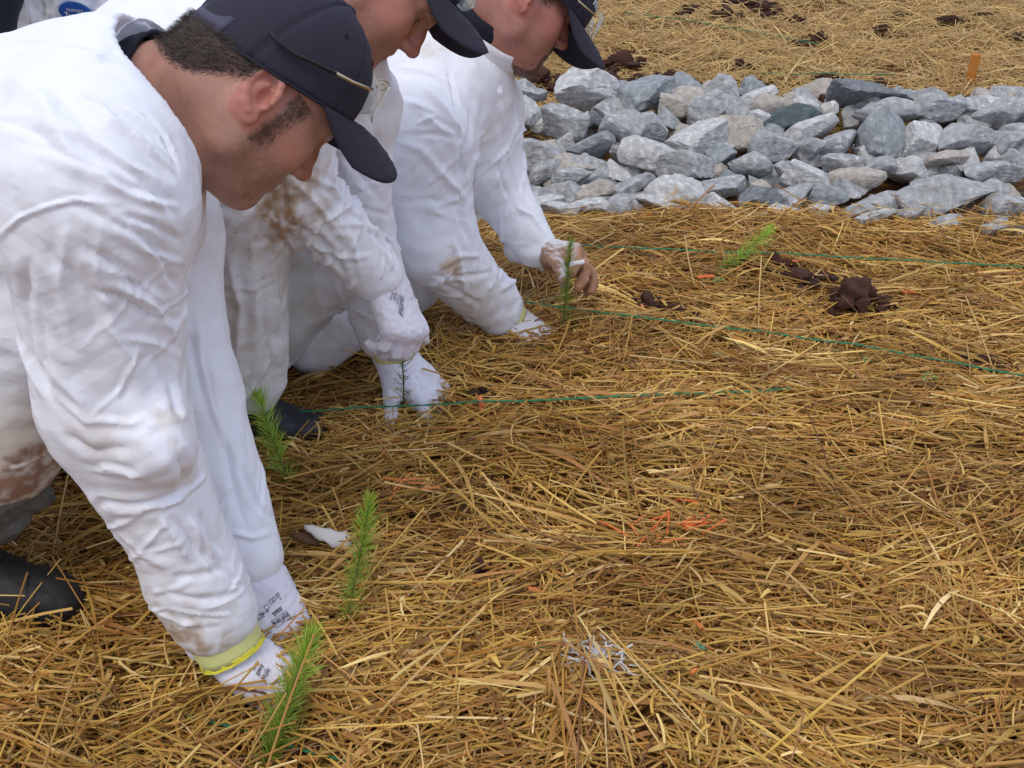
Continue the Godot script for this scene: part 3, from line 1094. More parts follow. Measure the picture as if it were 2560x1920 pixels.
func make_head(look: Dictionary, root: Node3D, xf: Transform3D, cell := 0.0027):
	var f := head_field(look)
	var net := Net.new().run(f, cell)
	var pores := FastNoiseLite.new()
	pores.seed = 50; pores.frequency = 60.0; pores.fractal_octaves = 3
	var blotch := FastNoiseLite.new()
	blotch.seed = 51; blotch.frequency = 22.0; blotch.fractal_octaves = 3
	var grain := FastNoiseLite.new()
	grain.seed = 52; grain.frequency = 330.0
	var base: Color = look.skin
	var hair: Color = look.hair
	var beard: float = look.get("beard", 0.35)
	var goatee: float = look.get("goatee", 0.0)
	net.tint(func(p: Vector3, n: Vector3) -> Color:
		var c := base * (1.0 + blotch.get_noise_3dv(p) * 0.22 + pores.get_noise_3dv(p * 2.0) * 0.10 + grain.get_noise_3dv(p) * 0.06)
		var s := absf(p.z)
		# redder cheeks, nose and ears
		var red := exp(-(pow(p.x - 0.055, 2) + pow(p.y + 0.02, 2)) / 0.0009) * 0.5 + exp(-((p - Vector3(0.12, -0.018, 0)).length_squared()) / 0.0004) * 0.7
		if s > 0.076 and p.x < 0.012 and absf(p.y) < 0.045: red += 0.75
		red = clampf(red + blotch.get_noise_3dv(p * 0.7) * 0.3, 0.0, 1.0)
		c = c.lerp(Color(base.r * 1.04, base.g * 0.70, base.b * 0.72), red * 0.8)
		# lips
		if p.x > 0.092 and absf(p.y + 0.053) < 0.0105 and s < 0.021: c = c.lerp(Color(base.r * 0.75, base.g * 0.46, base.b * 0.5), 0.75)
		# eyes and brows
		var e := Vector2(p.y - 0.011, s - 0.032)
		if p.x > 0.082 and absf(e.x) < 0.0035 and absf(e.y) < 0.011: c = Color(0.20, 0.14, 0.11) if absf(e.y) > 0.0065 else Color(0.03, 0.02, 0.015)
		if p.x > 0.06 and absf(p.y - 0.037 - 0.05 * (0.03 - absf(s - 0.028))) < 0.006 and s > 0.010 and s < 0.047: c = c.lerp(hair, clampf(0.45 + grain.get_noise_3dv(p) * 0.7, 0.0, 0.8))
		if e.x > 0.003 and e.x < 0.0055 and absf(e.y) < 0.013 and p.x > 0.078: c = c.lerp(hair, 0.7)
		# shaved beard, denser on chin and jaw
		var low := clampf((-0.028 - p.y + (p.x - 0.02) * 0.15) / 0.025, 0.0, 1.0) * clampf((p.x + 0.012) / 0.03, 0.0, 1.0) * clampf((p.y + 0.125) / 0.03, 0.0, 1.0)
		var lip := clampf(1.0 - absf(p.y + 0.035) / 0.009, 0.0, 1.0) if p.x > 0.088 and s < 0.028 else 0.0
		var stub := maxf(low, lip) * beard * (0.75 + 0.6 * grain.get_noise_3dv(p) + 0.4 * pores.get_noise_3dv(p))
		if p.x > 0.092 and absf(p.y + 0.053) < 0.009 and s < 0.019: stub = 0.0
		c = c.lerp(Color(hair.r * 1.1, hair.g * 1.1, hair.b * 1.2), clampf(stub, 0.0, 0.85))
		if goatee > 0.0:
			var gt := 0.0
			if p.x > 0.050 and s < 0.036 and p.y < -0.064 + 0.02 * absf(pores.get_noise_3dv(p)): gt = 1.0
			if p.x > 0.080 and s < 0.030 and absf(p.y + 0.037) < 0.008: gt = 1.0
			if p.x > 0.072 and s > 0.021 and s < 0.030 and p.y < -0.037 and p.y > -0.09: gt = 1.0
			c = c.lerp(hair, gt * goatee * clampf(0.85 + grain.get_noise_3dv(p) * 0.6, 0, 1))
		# sideburns and cropped hair
		var hl := hairline(p, look) + 0.011 * pores.get_noise_3dv(p) - 0.002
		if hl > 0.0: c = c.lerp(hair, clampf(hl / 0.014, 0.0, 1.0) * clampf((0.62 if p.x > -0.005 else 0.8) + 0.4 * grain.get_noise_3dv(p), 0.0, 1.0))
		return c.clamp(Color(0.002, 0.002, 0.002), Color(0.95, 0.95, 0.95)))
	wpart("body", net.mesh(), M.skin, root, xf)
	# short hairs standing off the skin
	var r := RandomNumberGenerator.new()
	r.seed = 90
	var st := begin()
	var made := 0
	for k in 120000:
		var i := (r.randi() % (net.index.size() / 3)) * 3
		var p := net.verts[net.index[i]].lerp(net.verts[net.index[i + 1]], r.randf()).lerp(net.verts[net.index[i + 2]], r.randf())
		var hl := hairline(p, look)
		if hl < -0.003 or r.randf() > clampf((hl + 0.003) / 0.016, 0.0, 1.0): continue
		if p.y > 0.044 + 0.37 * p.x: continue
		if p.x > -0.005 and r.randf() < 0.55: continue
		var n := net.normals[net.index[i]]
		var side := absf(p.z) > 0.05 and p.x > -0.02
		var back := Vector3(-0.75, -0.55, 0.0) if not side else Vector3(-0.15, -0.9, 0.0)
		var ln: float = look.get("hair_length", 0.013) * r.randf_range(0.5, 1.1) * (0.55 if side else 1.0) * clampf(hl / 0.02 + 0.3, 0.3, 1.0)
		var dir := (n * r.randf_range(0.35, 0.7) + back + Vector3(r.randfn(), r.randfn(), r.randfn()) * 0.16).normalized()
		var w := dir.cross(n).normalized() * 0.0002
		var g := r.randf_range(0.85, 1.7)
		st.set_color(Color(hair.r * g, hair.g * g, hair.b * g))
		var mid := p + dir * ln * 0.55 + n * ln * 0.1
		var tip := p + dir * ln - n * ln * 0.12
		quad(st, p - w, p + w, mid + w * 0.8, mid - w * 0.8)
		tri(st, mid - w * 0.8, mid + w * 0.8, tip)
		made += 1
		if made > 28000: break
	tag(wpart("hair", done(st), M.hair, root, xf), "", "", "", "stuff")

func hairline(p: Vector3, look: Dictionary) -> float:       # above 0 where hair grows
	var s := absf(p.z)
	if s > 0.083 or (s > 0.0745 and p.x < 0.01 and p.y < 0.034 and p.x > -0.04): return -1.0
	if p.x < -0.012:
		var low: float = look.get("nape", -0.062) + 0.055 * smoothstep(-0.095, -0.03, p.x) + 0.02 * smoothstep(-0.03, -0.012, p.x)
		return p.y - low
	var burn: float = look.get("burn", -0.036)
	var edge := 0.040 + 0.014 * smoothstep(-0.01, 0.05, p.y)
	if p.y < 0.035:
		var narrow := edge + 0.004 * smoothstep(0.0, burn, p.y)
		return minf(minf(p.y - burn - (p.x - 0.01) * 0.5, narrow - p.x), p.x - 0.004) if s > 0.045 else -1.0
	return (p.y - 0.085) + (0.05 - p.x) * 0.6

# a baseball cap in head axes
func make_cap(root: Node3D, xf: Transform3D, lettered := false) -> MeshInstance3D:
	var mid := Vector3(-0.002, 0.036, 0)
	var rad := Vector3(0.110, 0.116, 0.091)
	var rim := func(az: float) -> Vector3:
		var p := mid
		for i in 6:
			var d := Vector3(cos(az) * rad.x, 0.0, sin(az) * rad.z)
			var y := 0.034 + 0.37 * p.x
			var t := sqrt(maxf(0.0, 1.0 - pow((y - mid.y) / rad.y, 2)))
			p = Vector3(mid.x + d.x * t, y, d.z * t)
		return p
	var dome := func(az: float, s: float) -> Vector3:
		var a: Vector3 = (rim.call(az) - mid) / rad
		var b := Vector3(0.0, 1.0, 0.0)
		var d := a.normalized().slerp(b, s)
		var p := mid + d * rad
		if cos(az) > 0.0: p += Vector3(0.003, 0.003, 0) * cos(az) * sin(PI * clampf(s * 1.15, 0, 1))
		var seam := 1.0
		for k in 6:
			var da := absf(wrapf(az - TAU * (k + 0.0) / 6.0, -PI, PI)) * cos(s * PI * 0.5)
			seam = minf(seam, da / 0.03)
		return p - d * 0.0034 * exp(-seam * seam * 2.0) + d * 0.0012 * n_fine.get_noise_3dv(p * 0.8)
	var grid := []
	for i in 25:
		var line := []
		for j in 132: line.append(dome.call(TAU * j / 132.0, minf(i / 24.0, 0.985)))
		grid.append(line)
	var cap := wpart("cap", sheet(grid, 0.0025, true), M.cap, root, xf)
	var st := begin(0)
	var loop := []
	for j in 73: loop.append(rim.call(TAU * j / 72.0) + Vector3(0, -0.0005, 0))
	tube(st, loop, [0.0022], 6, Color.WHITE, false)
	part("sweatband_edge", done(st, true), M.cap_edge, cap)
	# visor: arched across, curving down at its sides
	var v := []
	for i in 13:
		var t := i / 12.0
		var line := []
		for j in 33:
			var a := (j - 16) / 16.0
			var inner: Vector3 = rim.call(a * 1.2)
			var outer := Vector3(0.187 - 0.066 * pow(absf(a), 4.2), 0.081 - 0.051 * pow(absf(a), 1.8), sin(a * 1.35) / sin(1.35) * 0.083)
			var p := inner.lerp(outer, t)
			p.y += 0.006 * sin(PI * t) * (1.0 - 1.8 * a * a)
			line.append(p)
		v.append(line)
	part("visor", sheet(v, 0.0034), M.cap, cap)
	var row := begin(0)
	for ring in [0.25, 0.5, 0.75, 0.93]:
		var pts := []
		for j in 31:
			var a := (j - 15) / 16.0
			var q: Vector3 = v[int(ring * 12)][j + 1]
			pts.append(q + Vector3(0, 0.0019, 0))
		tube(row, pts, [0.0006], 4)
	part("visor_stitching", done(row), M.cap_edge, cap)
	# button, eyelets, back strap
	var bt := begin(0)
	var top := mid + Vector3(0, rad.y + 0.001, 0)
	tube(bt, [top - Vector3(0, 0.002, 0), top + Vector3(0, 0.002, 0), top + Vector3(0, 0.004, 0)], [0.008, 0.0075, 0.003], 14)
	part("button", done(bt, true), M.cap, cap)
	for k in 6:
		var az := TAU * (k + 0.5) / 6.0
		var p: Vector3 = dome.call(az, 0.52)
		var n := ((p - mid) / rad / rad).normalized()
		var ring := []
		var e1 := n.cross(Vector3.UP).normalized()
		for j in 13: ring.append(p + n * 0.0016 + (e1 * cos(TAU * j / 12.0) + n.cross(e1) * sin(TAU * j / 12.0)) * 0.0026)
		var es := begin(0)
		tube(es, ring, [0.0011], 5, Color.WHITE, false)
		part("eyelet", done(es, true), M.cap_edge, cap)
	var strap := []
	for i in 2:
		var line := []
		for j in 17:
			var p: Vector3 = rim.call(PI + lerpf(-0.62, 0.62, j / 16.0))
			line.append(p + Vector3(-0.004, 0.001 + 0.026 * i, 0) * Vector3(1, 1, 1) + Vector3(0, 0, p.z * 0.03))
		strap.append(line)
	part("back_strap", sheet(strap, 0.003), plain(0.06, 0.055, 0.095, 0.7), cap)
	if lettered:
		var tm := TextMesh.new()
		var font := SystemFont.new()
		font.font_names = PackedStringArray(["Droid Sans"])
		font.font_weight = 700
		tm.font = font
		tm.font_size = 32
		tm.pixel_size = 0.00072
		tm.depth = 0.02
		tm.text = "TOYO"
		var arr := tm.get_mesh_arrays()
		var vs: PackedVector3Array = arr[Mesh.ARRAY_VERTEX]
		for i in vs.size():
			var az := 0.58 - vs[i].x / 0.105
			var s := 0.34 + vs[i].y / 0.17
			var p: Vector3 = dome.call(az, s)
			var n := ((p - mid) / rad / rad).normalized()
			vs[i] = p + n * (0.0018 + (0.0015 if vs[i].z > 0.0 else 0.0))
		arr[Mesh.ARRAY_VERTEX] = vs
		var lm := ArrayMesh.new()
		lm.add_surface_from_arrays(Mesh.PRIMITIVE_TRIANGLES, arr)
		part("lettering", lm, M.white_print, cap)
	return cap

# safety glasses pushed up over the cap's visor, in head axes
func make_glasses(root: Node3D, xf: Transform3D):
	var lensgrid := func(s: float) -> Array:
		var g := []
		for i in 9:
			var line := []
			for j in 13:
				var a := j / 12.0
				var b := i / 8.0
				var ang := lerpf(0.10, 1.02, a) * s
				var top := 0.135 - 0.006 * a - 0.010 * pow(absf(a - 0.5) * 2.0, 4.0)
				var low := 0.089 - 0.003 * a + 0.018 * pow(absf(a - 0.45) * 2.0, 3.0)
				line.append(Vector3(lerpf(0.119, 0.098, b) - (1.0 - cos(ang)) * 0.078, lerpf(low, top, b), sin(ang) * 0.080))
			g.append(line)
		return g
	var frame := begin(0)
	tube(frame, [Vector3(0.098, 0.133, -0.010), Vector3(0.100, 0.137, 0), Vector3(0.098, 0.133, 0.010)], [0.0018], 6)
	var first := wpart("safety_glasses", done(frame, true), M.metal, root, xf)
	for s in [-1.0, 1.0]:
		var g: Array = lensgrid.call(s)
		part("lens", sheet(g, 0.0018), M.lens, first)
		var edge := begin(0)
		var loop := []
		for j in 13: loop.append(g[8][j])
		tube(edge, loop, [0.0012], 5)
		part("brow_bar", done(edge, true), M.metal, first)
		var low := begin(0)
		loop = []
		for j in 13: loop.append(g[0][j])
		for i in range(1, 9): loop.append(g[i][12])
		tube(low, loop, [0.0006], 4)
		part("lens_rim", done(low, true), plain(0.55, 0.56, 0.52, 0.2), first)
		var arm := begin(0)
		tube(arm, [Vector3(0.066, 0.108, 0.068 * s), Vector3(0.056, 0.102, 0.080 * s), Vector3(0.034, 0.090, 0.0895 * s), Vector3(0.010, 0.079, 0.0945 * s)], [0.0022, 0.0024, 0.0022, 0.002], 6)
		part("temple", done(arm, true), M.metal, first)
		var tip := begin(0)
		tube(tip, [Vector3(0.013, 0.080, 0.0943 * s), Vector3(-0.015, 0.066, 0.0965 * s), Vector3(-0.036, 0.054, 0.0955 * s), Vector3(-0.058, 0.048, 0.089 * s), Vector3(-0.068, 0.049, 0.085 * s)], [0.0024, 0.0028, 0.003, 0.003, 0.0026], 7)
		part("temple_tip", done(tip, true), M.black, first)

# ---------------------------------------------------------------- hands
# w: wrist, d: towards the knuckles, nrm: out of the back of the hand, side: +1 when the thumb lies along d x nrm, curls: four of [knuckle, middle, tip] in degrees (index first)
func hand_field(w: Vector3, d: Vector3, nrm: Vector3, side: float, curls: Array, spread := 6.0, thumb := [25.0, 20.0, 20.0], size := 1.0) -> Field:
	var f := Field.new()
	d = d.normalized()
	nrm = (nrm - d * nrm.dot(d)).normalized()
	var t := d.cross(nrm) * side
	f.cone(w - d * 0.045 * size, w + d * 0.012 * size, 0.031 * size, 0.029 * size, 0.02)
	var lens := [0.083, 0.092, 0.086, 0.068]
	for i in 4:
		var across := (1.5 - i) * 0.0215 * size
		var k := w + d * (0.090 - 0.003 * absf(i - 1.0) - (0.007 if i == 3 else 0.0)) * size + t * across + nrm * (0.003 - 0.0022 * pow(i - 1.3, 2)) * size
		f.cone(w + t * across * 0.62 + nrm * 0.002, k, 0.020 * size, 0.0142 * size, 0.016)
		f.cone(w + t * across * 0.7 - nrm * 0.008 + d * 0.02, k - nrm * 0.008 * size, 0.016 * size, 0.012 * size, 0.016)
		var a := deg_to_rad(spread * (1.5 - i))
		var dir := d * cos(a) + t * sin(a)
		var ax := dir.cross(nrm).normalized()
		var p := k
		var radii := [0.0128, 0.0115, 0.0103, 0.0088]
		if i == 3: radii = [0.0112, 0.0101, 0.0092, 0.008]
		var part_len := [0.46, 0.30, 0.24]
		var bent := dir
		for s in 3:
			bent = bent.rotated(ax, -deg_to_rad(curls[i][s]))
			var q: Vector3 = p + bent * lens[i] * part_len[s] * size
			f.cone(p, q, radii[s] * size, radii[s + 1] * size, 0.005)
			p = q
	# thumb
	var b0 := w + d * 0.018 * size + t * 0.026 * size - nrm * 0.008 * size
	if thumb[0] is Vector3:
		var q0 := w + t * 0.012 * size
		var q1: Vector3 = b0 + thumb[0] * 0.043 * size
		f.cone(q0, q1, 0.019 * size, 0.0155 * size, 0.018)
		var q2: Vector3 = q1 + thumb[1] * 0.034 * size
		f.cone(q1, q2, 0.0142 * size, 0.0125 * size, 0.006)
		f.cone(q2, q2 + thumb[2] * 0.026 * size, 0.0122 * size, 0.0096 * size, 0.005)
		return f
	var a0 := deg_to_rad(thumb[0])
	var dir := (d * cos(a0) + t * sin(a0) - nrm * 0.35).normalized()
	var ax2 := (d.cross(nrm) * side * 0.2 + nrm).normalized() * side
	var p1 := b0 + dir * 0.043 * size
	f.cone(w + t * 0.012 * size - nrm * 0.004, p1, 0.019 * size, 0.0155 * size, 0.018)
	dir = dir.rotated(ax2, -deg_to_rad(thumb[1]))
	var p2 := p1 + dir * 0.034 * size
	f.cone(p1, p2, 0.0142 * size, 0.0125 * size, 0.006)
	dir = dir.rotated(ax2, -deg_to_rad(thumb[2]))
	f.cone(p2, p2 + dir * 0.026 * size, 0.0122 * size, 0.0096 * size, 0.005)
	return f

func make_glove(root: Node3D, f: Field, dirt: Callable, called := "glove") -> MeshInstance3D:
	var net := Net.new().run(f, 0.0034)
	net.shift(func(p: Vector3, n: Vector3) -> float:
		return 0.0011 * n_fine.get_noise_3dv(p * 2.2) + 0.0016 * n_mid.get_noise_3dv(p * 14.0))
	net.tint(dirt)
	return wpart(called, net.mesh(), M.glove, root)

func band(root: Node3D, from: Vector3, to: Vector3, r0: float, r1: float, m: Material, called: String, lip := 0.0, squash := 1.0, wide := Vector3.UP):
	var d := (to - from).normalized()
	var s := (wide - d * wide.dot(d)).normalized()
	var u := d.cross(s)
	var g := []
	for i in 7:
		var t := i / 6.0
		var line := []
		for j in 40:
			var an := TAU * j / 40.0
			var r := lerpf(r0, r1, t) + lip * exp(-pow((t - 1.0) / 0.16, 2)) + 0.0006 * sin(an * 13.0 + t * 4.0) + 0.0012 * sin(an * 3.0 + t)
			line.append(from.lerp(to, t) + (s * cos(an) * r + u * sin(an) * r * squash))
		g.append(line)
	return wpart(called, sheet(g, 0.002, true), m, root)

# ---------------------------------------------------------------- coveralls
class Folds:
	var pts: Array[PackedVector3Array] = []
	var amp := PackedFloat32Array()
	var wide := PackedFloat32Array()
	var lo := PackedVector3Array()
	var hi := PackedVector3Array()
	var crumple := 0.0026
	var n1: FastNoiseLite
	var n2: FastNoiseLite
	var dirs := PackedVector3Array()
	var size := PackedFloat32Array()
	var shift := PackedFloat32Array()

	func spread(seed_: int):
		var r := RandomNumberGenerator.new()
		r.seed = seed_
		for i in 9:
			var wave := r.randf_range(0.05, 0.17)
			dirs.append(Vector3(r.randfn(), r.randfn(), r.randfn()).normalized() / wave)
			size.append(wave / 0.1)
			shift.append(r.randf())

	func add(p: PackedVector3Array, a: float, w: float):
		if p.size() < 2: return
		w *= 0.58
		pts.append(p); amp.append(a); wide.append(w)
		var l := p[0]
		var h := p[0]
		for q in p:
			l = l.min(q); h = h.max(q)
		lo.append(l - Vector3.ONE * w * 3.2); hi.append(h + Vector3.ONE * w * 3.2)

	func busy(p: Vector3) -> bool:
		for i in pts.size():
			if p.x < lo[i].x or p.y < lo[i].y or p.z < lo[i].z or p.x > hi[i].x or p.y > hi[i].y or p.z > hi[i].z: continue
			var q := pts[i]
			for j in q.size() - 1:
				var e := q[j + 1] - q[j]
				var t := clampf((p - q[j]).dot(e) / maxf(e.length_squared(), 1e-9), 0.0, 1.0)
				if (p - q[j] - e * t).length_squared() < wide[i] * wide[i] * 5.0 + 0.00003: return true
		return false

	func at(p: Vector3, _n: Vector3) -> float:
		var o := 0.0
		for i in pts.size():
			if p.x < lo[i].x or p.y < lo[i].y or p.z < lo[i].z or p.x > hi[i].x or p.y > hi[i].y or p.z > hi[i].z: continue
			var q := pts[i]
			var best := 1e9
			var along := 0.0
			for j in q.size() - 1:
				var e := q[j + 1] - q[j]
				var t := clampf((p - q[j]).dot(e) / maxf(e.length_squared(), 1e-9), 0.0, 1.0)
				var d := (p - q[j] - e * t).length_squared()
				if d < best:
					best = d
					along = (j + t) / (q.size() - 1)
			var x := sqrt(best) / wide[i]
			if x < 3.2:
				var taper := minf(1.0, minf(along, 1.0 - along) * 5.0 + 0.12)
				o += 1.2 * amp[i] * taper * (exp(-x * 1.35) - 0.25 * exp(-pow(x - 1.7, 2.0)))
		if crumple > 0.0:
			var wob := Vector3(n2.get_noise_3dv(p * 0.4), n2.get_noise_3dv(p * 0.4 + Vector3(9, 3, 1)), n2.get_noise_3dv(p * 0.4 + Vector3(2, 7, 5))) * 0.030
			var q := p + wob
			for i in dirs.size():
				var gate := clampf(0.42 + 1.5 * n2.get_noise_3dv(p * 0.16 + dirs[i] * 0.05), 0.0, 1.0)
				if gate > 0.0: o += crumple * size[i] * gate * (1.0 - 4.0 * absf(fposmod(q.dot(dirs[i]) + shift[i], 1.0) - 0.5))
		return o

func new_folds(crumple := 0.0026) -> Folds:
	var f := Folds.new()
	f.crumple = crumple
	f.n1 = n_cell
	f.n2 = n_fine
	f.spread(int(crumple * 1e6))
	return f

func draw_fold(folds: Folds, f: Field, px: Array, amp: float, wide: float):      # a crease through points seen on the cloth
	var p := PackedVector3Array()
	var o := Vector3(0, CAM_H, 0)
	for i in range(0, px.size(), 2): p.append(f.march(o, ray(px[i], px[i + 1])))
	folds.add(p, amp, wide)

func limb_folds(folds: Folds, f: Field, a: Vector3, b: Vector3, rad: float, count: int, slant: float, amp: float, wide: float, seed_: int):
	var r := RandomNumberGenerator.new()
	r.seed = seed_
	var d := (b - a).normalized()
	var s := d.cross(Vector3(0.3, 0.9, 0.2)).normalized()
	var u := d.cross(s)
	for i in count:
		var t := r.randf_range(0.05, 0.95)
		var az := r.randf() * TAU
		var span := r.randf_range(0.5, 1.6)
		var lean := r.randfn(slant, 0.35)
		var p := PackedVector3Array()
		for k in 5:
			var e := (k / 4.0 - 0.5) * span
			var an := az + e * cos(lean)
			var c := a.lerp(b, t) + d * e * rad * sin(lean) * 1.4
			p.append(f.snap(c + (s * cos(an) + u * sin(an)) * rad))
		folds.add(p, amp * r.randf_range(0.4, 1.2), wide * r.randf_range(0.6, 1.3))

func make_coverall(root: Node3D, f: Field, folds: Folds, cell: float, stains: Callable) -> MeshInstance3D:
	var net := Net.new().run(f, cell)
	net.refine(folds.busy)
	net.shift(folds.at)
	net.tint(stains)
	return wpart("coverall", net.mesh(), M.suit, root)

func splotch(p: Vector3, c: Vector3, r: float, rough := 0.6) -> float:
	var d := p.distance_to(c)
	if d > r * 1.8: return 0.0
	return clampf((1.0 - d / r) * 1.2 + n_fine.get_noise_3dv(p * 1.3) * rough * 1.6, 0.0, 1.0) * clampf((1.8 - d / r), 0, 1)

func make_boot(root: Node3D, ankle: Vector3, heel: Vector3, toe: Vector3, m: Material, up := Vector3.UP) -> MeshInstance3D:
	var f := Field.new()
	var d := (toe - heel).normalized()
	f.cone(ankle, heel + up * 0.085 + d * 0.06, 0.062, 0.055, 0.03)
	f.chain([[heel + up * 0.05 + d * 0.035, 0.04], [heel + up * 0.055 + d * 0.13, 0.045], [toe + up * 0.045 - d * 0.05, 0.043]], 0.04)
	f.cone(heel + up * 0.09 + d * 0.08, toe + up * 0.05 - d * 0.08, 0.045, 0.038, 0.03)
	for i in 5:
		var t := i / 4.0
		var c := (heel + up * 0.135 + d * 0.10).lerp(toe + up * 0.088 - d * 0.10, t)
		var sd := d.cross(up).normalized()
		f.chain([[c - sd * 0.034 - up * 0.008, 0.006], [c + up * 0.005, 0.0065], [c + sd * 0.034 - up * 0.008, 0.006]], 0.003)
	for i in 4:
		var c := ankle.lerp(heel + up * 0.085 + d * 0.06, 0.05 + 0.26 * i)
		f.ell(c, Vector3(0.071, 0.009, 0.069), Basis(), 0.008)
	var net := Net.new().run(f, 0.006)
	net.shift(func(p: Vector3, n: Vector3) -> float: return 0.0035 * n_fine.get_noise_3dv(p * 0.7) + 0.0015 * n_fine.get_noise_3dv(p * 2.0))
	var boot := wpart("boot", net.mesh(), m, root)
	var s := Field.new()
	s.ell(heel + up * 0.012 + d * 0.06, Vector3(0.06, 0.014, 0.042), Basis(d, up, d.cross(up)), 0.03)
	s.ell(toe + up * 0.012 - d * 0.085, Vector3(0.095, 0.014, 0.05), Basis(d, up, d.cross(up)), 0.03)
	var sole := Net.new().run(s, 0.006)
	part("sole", sole.mesh(), M.black, boot)
	return boot

func glove_print(root: MeshInstance3D, f: Field, origin: Vector3, right: Vector3, up: Vector3, lines: Array):
	# lettering laid on the glove: [text, x, y, height] and boxes [x0, y0, x1, y1], in metres from origin
	var n := right.cross(up).normalized()
	var font := SystemFont.new()
	font.font_names = PackedStringArray(["Droid Sans"])
	font.font_weight = 700
	var st := SurfaceTool.new()
	st.begin(Mesh.PRIMITIVE_TRIANGLES)
	for l in lines:
		if l[0] is String:
			var tm := TextMesh.new()
			tm.font = font; tm.font_size = 24; tm.pixel_size = l[3] / 17.0; tm.depth = 0.0
			tm.curve_step = 2.0
			tm.text = l[0]
			var arr := tm.get_mesh_arrays()
			var vs: PackedVector3Array = arr[Mesh.ARRAY_VERTEX]
			var ix = arr[Mesh.ARRAY_INDEX]
			var laid := PackedVector3Array()
			for q in vs: laid.append(f.snap(origin + right * (q.x + l[1]) + up * (q.y + l[2]), 0.0017))
			if ix != null and ix.size() > 0:
				for i in ix:
					st.set_normal(n); st.add_vertex(laid[i])
			else:
				for q in laid:
					st.set_normal(n); st.add_vertex(q)
		else:
			var c := [[l[0], l[1]], [l[2], l[1]], [l[2], l[3]], [l[0], l[3]]]
			for e in 4:
				var pts := []
				for k in 5:
					var x := lerpf(c[e][0], c[(e + 1) % 4][0], k / 4.0)
					var y := lerpf(c[e][1], c[(e + 1) % 4][1], k / 4.0)
					pts.append(f.snap(origin + right * x + up * y, 0.0016))
				for k in 4:
					var dd: Vector3 = (pts[k + 1] - pts[k]).normalized().cross(n) * 0.00035
					for q in [pts[k] - dd, pts[k] + dd, pts[k + 1] + dd, pts[k] - dd, pts[k + 1] + dd, pts[k + 1] - dd]:
						st.set_normal(n); st.add_vertex(q)
	part("printing", st.commit(), M.print, root)
# ---------------------------------------------------------------- the four people
func pin(b: Basis, local: Vector3, px: float, py: float, depth: float) -> Transform3D:
	return Transform3D(b, spot(px, py, depth) - b * local)

func posed(angle: float, away: float, lean: float, right: float, up: float, back: float) -> Transform3D:
	return Transform3D(facing(angle, away, lean), Vector3(0, CAM_H, 0) + Vector3.RIGHT * right + Vector3(0, C, -S) * up + Vector3(0, S, C) * back)

func dirw(right: float, up: float, back := 0.0) -> Vector3:      # a direction seen from the camera, as a world vector
	return (Vector3.RIGHT * right + Vector3(0, C, -S) * up + Vector3(0, S, C) * back).normalized()

func glove_dirt(base: Color, dirt: Color, amount: float, low: float) -> Callable:
	return func(p: Vector3, n: Vector3) -> Color:
		var d := clampf((low - p.y) / 0.06, 0.0, 1.0) * amount + amount * 0.4 * n_fine.get_noise_3dv(p * 1.2)
		return base.lerp(dirt, clampf(d + 0.3 * amount * n_mid.get_noise_3dv(p * 3.0), 0.0, 0.95))

const SUIT := Color(0.85, 0.86, 0.905)
const MUD := Color(0.30, 0.135, 0.05)
const SMEAR := Color(0.55, 0.46, 0.30)

func collar_ring(root: Node3D, c: Vector3, ax: Vector3, r: float, len: float, m: Material, called: String, thick: float, flare := 0.0, squash := 1.0, wide := Vector3.UP):
	ax = ax.normalized()
	var s := (wide - ax * wide.dot(ax)).normalized()
	var u := ax.cross(s)
	var g := []
	for i in 6:
		var t := i / 5.0
		var line := []
		for j in 48:
			var an := TAU * j / 48.0
			var rr := r * (1.0 + flare * t) + 0.002 * sin(an * 5.0 + t * 2.0) + 0.003 * n_mid.get_noise_2d(an * 0.3, t * 0.3 + r)
			line.append(c + ax * len * t + s * cos(an) * rr + u * sin(an) * rr * squash + ax * 0.004 * sin(an * 3.0 + 1.0) * t)
		g.append(line)
	return wpart(called, sheet(g, thick, true), m, root)

